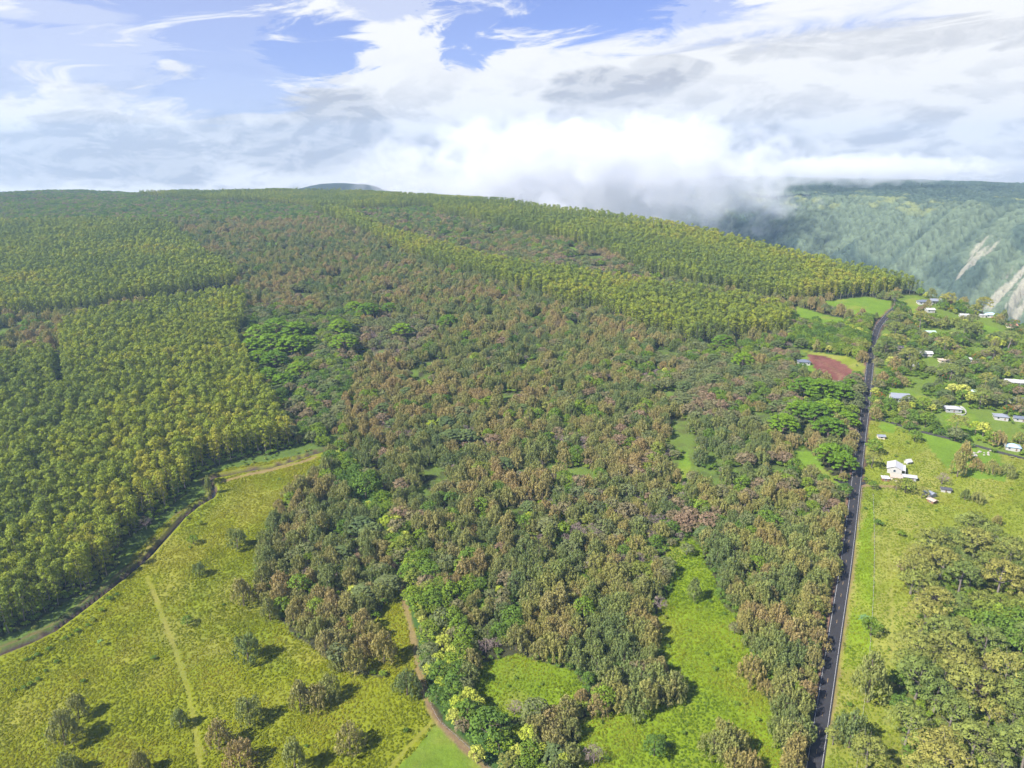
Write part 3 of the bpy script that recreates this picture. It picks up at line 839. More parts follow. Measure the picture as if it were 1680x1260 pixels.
        tr = tube([(0, 0, -.5), (.25, .1, H * .4), (.1, .2, H)], [.26, .17, .15], 6)
        for j in range(20):
            an = j * 2.4; d = np.array([math.cos(an), math.sin(an), 0]); el = rng.uniform(-.15, .8)
            prev = None; s = np.cross(d, [0, 0, 1])
            for k in range(6):
                u = k / 5; p = np.array([.1, .2, H]) + d * 3.4 * u * math.cos(el * .6) + np.array([0, 0, 3.0 * (el * u - .75 * u * u)])
                w = .55 * math.sin(math.pi * (.12 + .85 * u))
                cur = (p - s * w - np.array([0, 0, w * .5]), p, p + s * w - np.array([0, 0, w * .5]))
                if prev: C.add(np.array([prev[0], cur[0], cur[1], prev[1], prev[1], cur[1], cur[2], prev[2]]), rng.uniform(0, 1))
                prev = cur
    v, q, t = C.arrays()
    return v, q, t, tr, extra

NVAR = {'iron': 8, 'olive': 8, 'euc': 6, 'broad': 5, 'kukui': 3, 'rain': 3, 'raing': 3, 'gum': 4, 'scrubg': 4, 'bare': 4, 'flame': 2, 'shrub': 3, 'palm': 2}
MATS = {k: k for k in NVAR}; MATS.update(flame='broad', shrub='broad')
BARK = {'euc': 'palebark', 'gum': 'palebark', 'bare': 'bare'}
PROTO = {}; VARCOL = {}
for k, nv in NVAR.items():
    PROTO[k] = []
    vc = bpy.data.collections.new('variants_' + k); VARCOL[k] = vc
    leafm = M['bare'] if k == 'bare' else M[MATS[k]]
    barkm = M[BARK.get(k, 'bark')]
    for s in range(nv):
        v, q, t, (tv, tq), ex = proto(k, 100 + 13 * s + sum(map(ord, k)))
        crown = mesh_from(k + '_crown', v, q, attrs={'tone': ('FLOAT', 'FACE', t)}); crown.materials.append(leafm)
        trunk = mesh_from(k + '_trunk', tv, tq, smooth=True); trunk.materials.append(barkm)
        bl = None
        allv = [v, tv]; allq = [q, tq + len(v)]; mi = [np.zeros(len(q)), np.ones(len(tq))]; tn = [t, np.full(len(tq), .5)]
        if ex is not None:
            bl = mesh_from(k + '_blossom', ex[0], ex[1]); bl.materials.append(M['flower'])
            o0 = len(v) + len(tv); allv.append(ex[0]); allq.append(ex[1] + o0); mi.append(np.full(len(ex[1]), 2)); tn.append(ex[2])
        PROTO[k].append((crown, trunk, bl))
        me = mesh_from(k + '_whole', np.concatenate(allv), np.concatenate(allq), attrs={'tone': ('FLOAT', 'FACE', np.concatenate(tn))}, mat_idx=np.concatenate(mi))
        me.materials.append(leafm); me.materials.append(barkm)
        if ex is not None: me.materials.append(M['flower'])
        vo = bpy.data.objects.new('variant_%s_%02d' % (k, s), me); vc.objects.link(vo)

# ------------------------------------------------------------------ scatter
# cover -> spacing and mix of kinds
MIX = {'iron': (7.9, {'broad': .09, 'iron': .73, 'scrubg': .09, 'bare': .05, 'raing': .02, 'kukui': .006}),
       'euc': (6.2, {'euc': 1.0}),
       'far': (7.0, {'scrubg': .36, 'broad': .62}),
       'scrub': (7.2, {'scrubg': .40, 'raing': .10, 'iron': .16, 'broad': .22, 'kukui': .010, 'bare': .05}),
       'mix': (7.0, {'iron': .40, 'scrubg': .18, 'bare': .22, 'broad': .10, 'olive': .08}),
       'mixg': (7.2, {'olive': .34, 'scrubg': .20, 'iron': .16, 'broad': .20, 'bare': .05}),
       'olive': (6.8, {'olive': .85, 'iron': .10, 'broad': .04}),
       'broad': (5.6, {'broad': .64, 'scrubg': .10, 'kukui': .14, 'shrub': .06}),
       'gum': (11.0, {'gum': .70, 'broad': .16, 'scrubg': .12}),
       'village': (8.4, {'broad': .34, 'scrubg': .22, 'kukui': .06, 'flame': .05, 'iron': .09, 'palm': .015, 'gum': .03, 'raing': .05}),
       'ravine': (6.4, {'raing': .16, 'broad': .40, 'scrubg': .36, 'kukui': .012}),
       'greyb': (6.6, {'bare': .30, 'scrubg': .50}),
       'bank': (4.5, {'shrub': .16}), 'past': (12.0, {'shrub': .05}), 'field': (9.0, {'shrub': .10}), 'verge': (9.0, {'shrub': .05}), 'brite': (6.0, {'shrub': .13, 'scrubg': .006})}
SIZE = {'iron': (.70, 1.50), 'olive': (.70, 1.45), 'euc': (.66, 1.14), 'broad': (.6, 1.35), 'kukui': (.65, 1.0), 'rain': (.8, 1.1), 'raing': (.60, .9), 'gum': (1.2, 2.1), 'scrubg': (.6, 1.5), 'bare': (.7, 1.1), 'flame': (.6, .95), 'shrub': (.5, 1.2), 'palm': (.8, 1.1)}

KEEP_CLEAR = []          # (x, y, radius) round houses and hand-placed things
HOUSES = []
rng = np.random.default_rng(2024)
SPOTS = {k: [] for k in NVAR}     # kind -> rows of x, y, scale, rot, variant

def allowed(x, y, road_gap=6.0):
    ok = rim_signed(x, y) < -2.0
    d, _, _ = seg_dist(x, y, ROADC); ok &= d > road_gap
    d, _, _ = seg_dist(x, y, DITCH); ok &= d > 4.5
    for poly, w, kind in TRACKS:
        if w < 1.2: continue
        d, _, _ = seg_dist(x, y, poly); ok &= d > w + 1.8
    for cx, cy, r in KEEP_CLEAR: ok &= (x - cx) ** 2 + (y - cy) ** 2 > r * r
    return ok

def scatter(cover, spacing, mix):
    ys = np.arange(90, 2620, spacing * .87)
    rows = []
    for k, yv in enumerate(ys):
        half = yv * 1.02 + 60
        xs = np.arange(-half, half, spacing) + (spacing * .5 if k % 2 else 0)
        rows.append(np.stack([xs, np.full(xs.shape, yv)], 1))
    p = np.concatenate(rows)
    j = 0.38
    p = p + rng.uniform(-j, j, p.shape) * spacing
    m = region(p[:, 0], p[:, 1], 4.0 if cover not in ('euc',) else 2.0) == ID[cover]
    p = p[m]
    # thin the far side: crowns merge there anyway
    far = np.clip((p[:, 1] - 1500) / 1200, 0, .2)
    p = p[rng.uniform(size=len(p)) > far]
    p = p[allowed(p[:, 0], p[:, 1])]
    # small openings in the natural woods
    if cover in ('iron', 'mix', 'mixg', 'scrub', 'village', 'greyb', 'ravine'):
        g = fbm(p[:, 0] / 30.0, p[:, 1] / 30.0, 71, 3)
        p = p[g < {'iron': .71, 'village': .54}.get(cover, .67)]
    kinds = list(mix); w = np.array([mix[k] for k in kinds])
    r = rng.uniform(size=len(p)); clump = fbm(p[:, 0] / 24.0 + 11, p[:, 1] / 24.0, 81, 2)
    mixw = {'mix': .55, 'mixg': .55, 'scrub': .55, 'iron': .42}.get(cover, 0)
    r = np.clip((1 - mixw) * r + mixw * smoothstep(.2, .8, clump), 0, .99999)
    if mixw: r = np.argsort(np.argsort(r)) / max(len(r), 1)
    cum = np.cumsum(w)
    pick = np.searchsorted(cum, r)
    for q, k in enumerate(kinds):
        s = p[pick == q]
        if not len(s): continue
        lo, hi = SIZE[k]
        sc = rng.uniform(lo, hi, len(s)) * (1 - np.clip((s[:, 1] - 1600) / 1200, 0, .3))
        SPOTS[k].append(np.stack([s[:, 0], s[:, 1], sc, rng.uniform(0, 6.283, len(s)), rng.integers(0, NVAR[k], len(s)), np.full(len(s), ID[cover])], 1))

# ------------------------------------------------------------------ houses
M['wall_white'] = plain('white_wall', (.44, .43, .40), 0.8, 0.8, 0.08)
M['wall_cream'] = plain('cream_wall', (.62, .54, .42), 0.8, 0.8, 0.1)
M['wall_grey'] = plain('grey_wall', (.36, .36, .36), 0.8, 0.8, 0.12)
M['wall_green'] = plain('pale_green_wall', (.40, .50, .42), 0.8, 0.8, 0.1)
M['wall_wood'] = plain('brown_timber_wall', (.25, .14, .08), 0.8, 0.8, 0.2)
M['glass'] = plain('window_glass', (.05, .07, .09), 0.1, 0, spec=0.6)
M['frame'] = plain('window_frame', (.66, .66, .64), 0.6)
M['door'] = plain('painted_door', (.20, .13, .10), 0.6)
ROOFS = {'white': (.52, .52, .51), 'grey': (.25, .27, .31), 'slate': (.15, .17, .21), 'pale': (.42, .43, .45), 'tan': (.50, .40, .32), 'blue': (.40, .55, .68), 'rust': (.40, .19, .12), 'green': (.42, .55, .45), 'dark': (.09, .09, .10)}
for k, c in ROOFS.items(): M['roof_' + k] = plain(k + '_metal_roof', c, 0.45, 0.7, 0.14)

def box_arrays(x0, x1, y0, y1, z0, z1):
    v = np.array([(x0, y0, z0), (x1, y0, z0), (x1, y1, z0), (x0, y1, z0), (x0, y0, z1), (x1, y0, z1), (x1, y1, z1), (x0, y1, z1)], float)
    q = np.array([(0, 3, 2, 1), (4, 5, 6, 7), (0, 1, 5, 4), (1, 2, 6, 5), (2, 3, 7, 6), (3, 0, 4, 7)])
    return v, q

def box_obj(name, dims, mat, parent):
    v, q = box_arrays(*dims)
    return link(name, mesh_from(name, v, q), [mat], parent)

def house(px, py, w, d, h, rot, roof, wall, label, style='gable', pitch=.42, cat='house', name='house', porch=False):
    x, y = P(px, py); z = G1(x, y)
    e = link(name, None, loc=(x, y, z)); e.rotation_euler = (0, 0, math.radians(rot))
    tag(e, label, cat, 'houses and sheds beside the road')
    hw, hd = w / 2, d / 2; rise = hd * pitch
    rm, wm = M['roof_' + roof], M[wall]
    if style == 'gable':
        v = np.array([(-hw, -hd, -2), (hw, -hd, -2), (hw, hd, -2), (-hw, hd, -2), (-hw, -hd, h), (hw, -hd, h), (hw, hd, h), (-hw, hd, h), (-hw, 0, h + rise), (hw, 0, h + rise)], float)
        me = bpy.data.meshes.new('wall'); me.from_pydata(v.tolist(), [], [(0, 1, 5, 4), (2, 3, 7, 6), (1, 2, 6, 9, 5), (3, 0, 4, 8, 7)]); me.update()
        link('wall', me, [wm], e)
        ov = .7; k = rise / hd; t = .14
        R = []
        for s in (-1, 1):
            yo = s * (hd + ov); ze = h - ov * k
            R.append((np.array([(-hw - ov, 0, h + rise + .03), (hw + ov, 0, h + rise + .03), (hw + ov, yo, ze + .03), (-hw - ov, yo, ze + .03), (-hw - ov, 0, h + rise + .03 + t), (hw + ov, 0, h + rise + .03 + t), (hw + ov, yo, ze + .03 + t), (-hw - ov, yo, ze + .03 + t)], float), np.array([(0, 1, 2, 3), (7, 6, 5, 4), (2, 6, 7, 3), (0, 3, 7, 4), (1, 5, 6, 2)])))
        ro = link('roof', mesh_from('roof', *join(R)), [rm], e)
        v, q = box_arrays(-hw - ov, hw + ov, -.16, .16, h + rise + .10, h + rise + .26)
        link('ridge_cap', mesh_from('ridge_cap', v, q), [rm], ro)
    elif style == 'hip':
        v, q = box_arrays(-hw, hw, -hd, hd, -2, h); link('wall', mesh_from('wall', v, q), [wm], e)
        ov = .8; rl = max(hw - hd, .4)
        v = [(-hw - ov, -hd - ov, h - .1), (hw + ov, -hd - ov, h - .1), (hw + ov, hd + ov, h - .1), (-hw - ov, hd + ov, h - .1), (-rl, 0, h + rise + .2), (rl, 0, h + rise + .2)]
        v += [(a, b, c + .16) for a, b, c in v[:4]]
        me = bpy.data.meshes.new('roof'); me.from_pydata(v, [], [(3, 2, 1, 0), (0, 1, 7, 6), (1, 2, 8, 7), (2, 3, 9, 8), (3, 0, 6, 9), (6, 7, 5, 4), (8, 9, 4, 5), (7, 8, 5), (9, 6, 4)]); me.update()
        ro = link('roof', me, [rm], e)
        v, q = box_arrays(-rl, rl, -.14, .14, h + rise + .16, h + rise + .30); link('ridge_cap', mesh_from('ridge_cap', v, q), [rm], ro)
    else:   # lean-to
        v, q = box_arrays(-hw, hw, -hd, hd, -2, h); v[6:8, 2] += .6; link('wall', mesh_from('wall', v, q), [wm], e)
        v, q = box_arrays(-hw - .5, hw + .5, -hd - .5, hd + .5, h + .05, h + .19); v[v[:, 1] > 0, 2] += .65; link('roof', mesh_from('roof', v, q), [rm], e)
    # openings on the two long walls and the gable facing the camera
    nwin = max(1, int(w / 3.6))
    for side in (-1, 1):
        yy = side * (hd + .02)
        for i in range(nwin):
            xx = -hw + (i + .5) * w / nwin
            if side == -1 and i == nwin // 2 and w > 6:
                box_obj('door', (xx - .5, xx + .5, min(yy, yy + side * .05), max(yy, yy + side * .05), .05, 2.1), M['door'], e); continue
            ww = min(.75, w / nwin * .3); z0, z1 = h * .36, h * .80
            wn = box_obj('window', (xx - ww - .1, xx + ww + .1, min(yy, yy + side * .05), max(yy, yy + side * .05), z0 - .1, z1 + .1), M['frame'], e)
            box_obj('pane', (xx - ww, xx + ww, min(yy + side * .05, yy + side * .075), max(yy + side * .05, yy + side * .075), z0, z1), M['glass'], wn)
    if w > 8:
        for side in (-1, 1):
            xx = side * (hw + .02)
            wn = box_obj('window', (min(xx, xx + side * .05), max(xx, xx + side * .05), -.9, .9, h * .36 - .1, h * .8 + .1), M['frame'], e)
            box_obj('pane', (min(xx + side * .05, xx + side * .075), max(xx + side * .05, xx + side * .075), -.8, .8, h * .36, h * .8), M['glass'], wn)
    if porch:
        v, q = box_arrays(-hw, hw, -hd - 2.6, -hd - .05, h - .45, h - .32); link('porch_roof', mesh_from('porch_roof', v, q), [rm], e)
        for xx in np.linspace(-hw + .15, hw - .15, 4):
            box_obj('porch_post', (xx - .09, xx + .09, -hd - 2.5, -hd - 2.32, -1.5, h - .45), M['frame'], e)
    KEEP_CLEAR.append((x, y, max(w, d) * .5 + 3.5))
    # open view line towards the camera so that the walls show
    L = math.hypot(x, y)
    for k in (1, 2): KEEP_CLEAR.append((x - x / L * 6.5 * k, y - y / L * 6.5 * k, max(w, d) * .42 + .5))
    return e

HL = [
 (1318, 597, 12, 9, 3.2, -8, 'slate', 'wall_white', 'slate grey roofed house beside the bare red earth', 'hip', .4),
 (1204, 606, 6, 4.5, 2.6, 10, 'green', 'wall_white', 'tiny pale green roofed cabin alone in the woods left of the road', 'gable', .4),
 (1475, 656, 15.5, 9.5, 4.0, -12, 'grey', 'wall_white', 'grey gable roofed white house on the lawn just right of the road', 'gable', .55),
 (1562, 674, 13, 8.5, 3.2, -10, 'pale', 'wall_grey', 'pale hip roofed house with a white garden wall on a lawn', 'hip', .35),
 (1445, 719, 5.5, 4, 2.4, -8, 'grey', 'wall_cream', 'small grey roofed shed behind dark trees by the road', 'gable', .4),
 (1467, 772, 13, 10, 4.0, 62, 'white', 'wall_white', 'big bright white gable roofed barn, largest roof near the road', 'gable', .42),
 (1470, 787, 8, 5.5, 2.6, -22, 'tan', 'wall_cream', 'tan roofed annex directly in front of the white barn', 'lean', .4),
 (1491, 786, 9, 5, 2.6, -20, 'pale', 'wall_grey', 'lavender grey low shed right of the tan annex', 'gable', .35),
 (1452, 788, 5, 3.5, 2.2, -10, 'white', 'wall_wood', 'small white roofed lean-to left of the tan annex', 'lean', .4),
 (1489, 760, 4, 3.5, 2.2, 15, 'white', 'wall_white', 'tiny white garden hut behind the white barn', 'gable', .7),
 (1525, 813, 6.5, 5, 2.6, -70, 'grey', 'wall_white', 'grey roofed shed at the edge of the yellow field', 'gable', .35),
 (1529, 824, 5, 4, 2.2, -70, 'tan', 'wall_wood', 'small tan roofed hut in front of the grey shed by the yellow field', 'gable', .3),
 (1551, 806, 6.5, 4, 2.4, -20, 'dark', 'wall_white', 'dark roofed white shed alone in the grass right of the barn', 'gable', .3),
 (1641, 687, 10.5, 8, 3.2, -20, 'grey', 'wall_white', 'grey roofed house among yellow-green trees left of the blue roof', 'hip', .4),
 (1672, 690, 9, 6, 3, -20, 'slate', 'wall_white', 'slate roofed house at the right edge above the blue roof', 'gable', .4),
 (1660, 737, 10, 7.5, 3.2, -25, 'blue', 'wall_white', 'light blue roofed house at the right end of the stone wall', 'hip', .45),
 (1668, 660, 15, 7, 3.2, -14, 'grey', 'wall_cream', 'long blue grey roof at the right edge below the white longhouse', 'gable', .4),
 (1664, 630, 18, 7.5, 3.4, -16, 'white', 'wall_cream', 'long white roofed house at the right edge of the village', 'gable', .35),
 (1592, 645, 7, 5, 2.6, -10, 'green', 'wall_white', 'pale green roofed hut behind the big pale trees', 'gable', .4),
 (1519, 583, 11, 7.5, 3.2, -10, 'white', 'wall_white', 'white roofed house in the middle of the village trees', 'gable', .45),
 (1474, 573, 9, 6, 3, -25, 'tan', 'wall_cream', 'tan roofed house close to the right side of the road bend', 'gable', .4),
 (1550, 594, 12, 7, 2.8, -8, 'tan', 'wall_cream', 'low tan roofed house left of the narrow dark lane', 'hip', .3),
 (1587, 592, 6, 5, 2.6, 5, 'white', 'wall_white', 'small white house just right of the narrow dark lane', 'gable', .4),
 (1596, 597, 4.5, 4, 2.4, 5, 'pale', 'wall_white', 'smallest pale hut beside the small white house', 'gable', .4),
 (1502, 601, 6, 4.5, 2.6, 20, 'blue', 'wall_white', 'small light blue roofed hut in dark trees below the white roof', 'gable', .4),
 (1516, 499, 17, 10, 4, -5, 'slate', 'wall_white', 'large slate roofed house at the ridge end', 'hip', .4),
 (1534, 497, 14, 9, 4, -5, 'grey', 'wall_white', 'grey roofed house next to the large slate roof at the ridge end', 'gable', .45),
 (1525, 512, 10, 7, 4.0, 0, 'white', 'wall_white', 'white house below the slate roofs at the ridge end', 'gable', .4),
 (1482, 521, 13, 7, 3.2, 0, 'white', 'wall_white', 'white long house right of the top of the road', 'gable', .35),
 (1581, 520, 10, 7, 3, -10, 'white', 'wall_white', 'white roofed house near the valley rim left of the blue roof', 'gable', .35),
 (1592, 508, 9, 6, 3, -10, 'pale', 'wall_white', 'pale roofed house highest on the valley rim', 'gable', .35),
 (1625, 520, 12, 9, 3.6, -15, 'blue', 'wall_white', 'light blue roofed house on the valley rim', 'hip', .5),
 (1611, 520, 7, 5, 3, -10, 'white', 'wall_white', 'small white hut left beside the blue roof on the rim', 'gable', .4),
 (1659, 537, 11, 7, 3.2, -15, 'rust', 'wall_cream', 'rust red roofed house near the rim at the right', 'gable', .4),
 (1525, 548, 11, 7, 3, -5, 'green', 'wall_white', 'pale green roofed house in the upper village', 'gable', .35),
]
for r_ in HL: house(*r_, porch=(r_[2] > 11 and r_[9] == 'gable'))

# white garden wall of the hip roofed house, stone wall, guardrail, fence
def wall_along(name, pts, wid, hgt, mat, label, cat, smooth=1, step=2.0):
    c = resample(poly_world(pts), step, smooth)
    a, b = strip(c, -wid / 2, wid / 2, 0.0); n = len(c)
    top_a = a.copy(); top_b = b.copy()
    jt = rng.uniform(-.08, .08, n) * hgt
    top_a[:, 2] += hgt + jt; top_b[:, 2] += hgt + jt; a[:, 2] -= .5; b[:, 2] -= .5
    v = np.concatenate([a, b, top_a, top_b]); i = np.arange(n - 1)
    q = np.concatenate([np.stack([i + 3 * n, i + 2 * n, i + 2 * n + 1, i + 3 * n + 1], 1), np.stack([i + 2 * n, i, i + 1, i + 2 * n + 1], 1), np.stack([i + n, i + 3 * n, i + 3 * n + 1, i + n + 1], 1), np.array([[0, 2 * n, 3 * n, n], [n - 1, 2 * n - 1, 4 * n - 1, 3 * n - 1]])])
    o = link(name, mesh_from(name, v, q), [mat]); tag(o, label, cat); return o
M['stone'] = plain('dark_lava_stone', (.055, .052, .05), 0.95, 1.6, 0.5)
wall_along('garden_wall', [(1567, 681), (1578, 682.5), (1584, 681), (1585, 676), (1580, 670), (1574, 667)], .5, 1.3, M['wall_white'], 'curved white garden wall beside the pale hip roofed house', 'wall')
wall_along('stone_wall', [(1441, 688), (1470, 697), (1500, 707), (1535, 715), (1567, 723), (1610, 735), (1660, 749), (1720, 762)], 1.1, 1.5, M['stone'], 'long dark stone wall crossing the green lawns right of the road', 'wall')
lane_c = resample(poly_world([(1566, 618), (1566, 605), (1567, 592)]), 4.0, 0)
tag(link('lane', ribbon_mesh('lane', lane_c, -2.0, 2.0, 0.25, .5), [M['asphalt']]), kind='structure')
for q_ in lane_c[::3]: KEEP_CLEAR.append((q_[0], q_[1], 5.0))

M['galv'] = plain('galvanised_steel', (.55, .56, .58), 0.45, 1.0, 0.1, metal=0.4)
M['post'] = plain('weathered_post', (.23, .18, .13), 0.9, 2.0, 0.3)
def posts_and_rails(name, pts, step, post_h, post_r, rails, mat_p, mat_r, label, cat, rail_h=.05, rail_w=.04):
    c = resample(poly_world(pts), step, 1)
    x0, y0 = c[0]; z0 = G1(x0, y0)
    e = link(name, None, loc=(x0, y0, z0)); tag(e, label, cat)
    v, q = box_arrays(-post_r, post_r, -post_r, post_r, -.4, post_h); pm = mesh_from('post', v, q)
    zz = ground(c[:, 0], c[:, 1])
    for (x, y), z in zip(c, zz): link('post', pm, [mat_p], e, (x - x0, y - y0, z - z0))
    for rz in rails:
        n = len(c); t = np.gradient(c, axis=0); t /= np.linalg.norm(t, axis=1)[:, None]; nr = np.stack([-t[:, 1], t[:, 0]], 1)
        off = post_r + rail_w * .5 + .002
        ring = []
        for so, sz in ((-1, -1), (1, -1), (1, 1), (-1, 1)):
            p2 = c + nr * (off + so * rail_w * .5)
            ring.append(np.concatenate([p2 - [x0, y0], (zz - z0 + rz + sz * rail_h * .5)[:, None]], 1))
        v = np.concatenate(ring); i = np.arange(n - 1); Q = []
        for a in range(4):
            b = (a + 1) % 4
            Q.append(np.stack([i + a * n, i + 1 + a * n, i + 1 + b * n, i + b * n], 1))
        link('rail', mesh_from('rail', v, np.concatenate(Q)), [mat_r], e)
posts_and_rails('wire_fence', [(1432, 812), (1434, 860), (1434, 930), (1431, 1010), (1424, 1100), (1412, 1200), (1400, 1300)], 5.0, 1.35, .09, (.45, .85, 1.2), M['post'], M['galv'], 'wire fence on wooden posts between roadside verge and yellow field', 'fence', .035, .03)
posts_and_rails('guardrail', [(1414, 800), (1411.5, 820), (1409, 845), (1408, 858), (1409.5, 872)], 3.0, .8, .09, (.62,), M['post'], M['galv'], 'pale guardrail on the right edge of the road by the driveway', 'guardrail', .32, .07)
posts_and_rails('pasture_fence', [(698, 1120), (712, 1178), (745, 1206), (800, 1258), (830, 1290)], 4.0, 1.3, .09, (.5, 1.0), M['post'], M['galv'], 'wire fence along the dirt track at the pasture corner', 'fence', .035, .03)

# parked vehicles beside the bare earth
M['carwhite'] = plain('white_car_paint', (.78, .78, .78), 0.25, 0, spec=0.5)
M['tyre'] = plain('tyre_rubber', (.025, .025, .025), 0.9)
def pickup(px, py, rot, label):
    x, y = P(px, py); e = link('pickup_truck', None, loc=(x, y, G1(x, y) + .05)); e.rotation_euler = (0, 0, math.radians(rot)); tag(e, label, 'truck')
    v = []
    prof = [(-2.6, .45), (2.55, .45), (2.6, .95), (1.35, 1.05), (.85, 1.75), (-.55, 1.78), (-.75, 1.1), (-2.6, 1.08)]
    n = len(prof); vv = [(a, s * (.92 - (.12 if b > 1.3 else 0)), b) for s in (-1, 1) for a, b in prof]
    f = [tuple(range(n))[::-1], tuple(range(n, 2 * n))] + [(i, (i + 1) % n, (i + 1) % n + n, i + n) for i in range(n)]
    me = bpy.data.meshes.new('body'); me.from_pydata(vv, [], f); me.update(); link('body', me, [M['carwhite']], e)
    for s in (-1, 1):
        box_obj('side_window', (-.45, .75, s * .86 - .03, s * .86 + .03, 1.12, 1.62), M['glass'], e)
    v, q = box_arrays(.95, 1.28, -.72, .72, 1.12, 1.66); v[[5, 6], 0] -= .3; v[[4, 7], 0] -= .3; link('windscreen', mesh_from('windscreen', v, q), [M['glass']], e)
    for xx in (-1.7, 1.65):
        for s in (-1, 1):
            tv, tq = tube([(xx, s * .72, .38), (xx, s * .96, .38)], [.38, .38], 12)
            link('wheel', mesh_from('wheel', tv, tq), [M['tyre']], e)
    KEEP_CLEAR.append((x, y, 6))
pickup(1376, 628, 15, 'white pickup truck at the near end of the red earth, left of the pair')
pickup(1384, 629, -10, 'white pickup truck at the near end of the red earth, right of the pair')

# pale boulders below the stone wall
M['boulder'] = plain('pale_boulder', (.36, .33, .30), 0.9, 1.2, 0.25)
bq = np.random.default_rng(5)
def boulder_mesh(seed):
    r = np.random.default_rng(seed); n = 8; V = []; Q = []
    for i in range(5):
        a = math.pi * (i + .35) / 5.4
        for j in range(n):
            b = 2 * math.pi * j / n; k = r.uniform(.75, 1.15)
            V.append((k * math.sin(a) * math.cos(b), k * math.sin(a) * math.sin(b), .7 * math.cos(a) * k))
    for i in range(4):
        for j in range(n): Q.append((i * n + j, i * n + (j + 1) % n, (i + 1) * n + (j + 1) % n, (i + 1) * n + j))
    V += [(0, 0, .72)]
    T = [(len(V) - 1, (j + 1) % n, j) for j in range(n)]
    return mesh_from('boulder', np.array(V), np.array(Q)[:, ::-1], np.array(T)[:, ::-1])
bms = [boulder_mesh(s) for s in range(3)]
for k in range(16):
    x, y = P(1575 + 58 * bq.uniform(), 739 + 9 * bq.uniform())
    o = link('boulder', bms[k % 3], [M['boulder']], loc=(x, y, G1(x, y) + .2)); s = bq.uniform(.6, 1.5); o.scale = (s * 1.3, s, s * .8); o.rotation_euler = (0, 0, bq.uniform(0, 6))
    tag(o, 'pale boulder in the strip of rubble below the long dark stone wall', 'boulder', 'boulders below the stone wall')

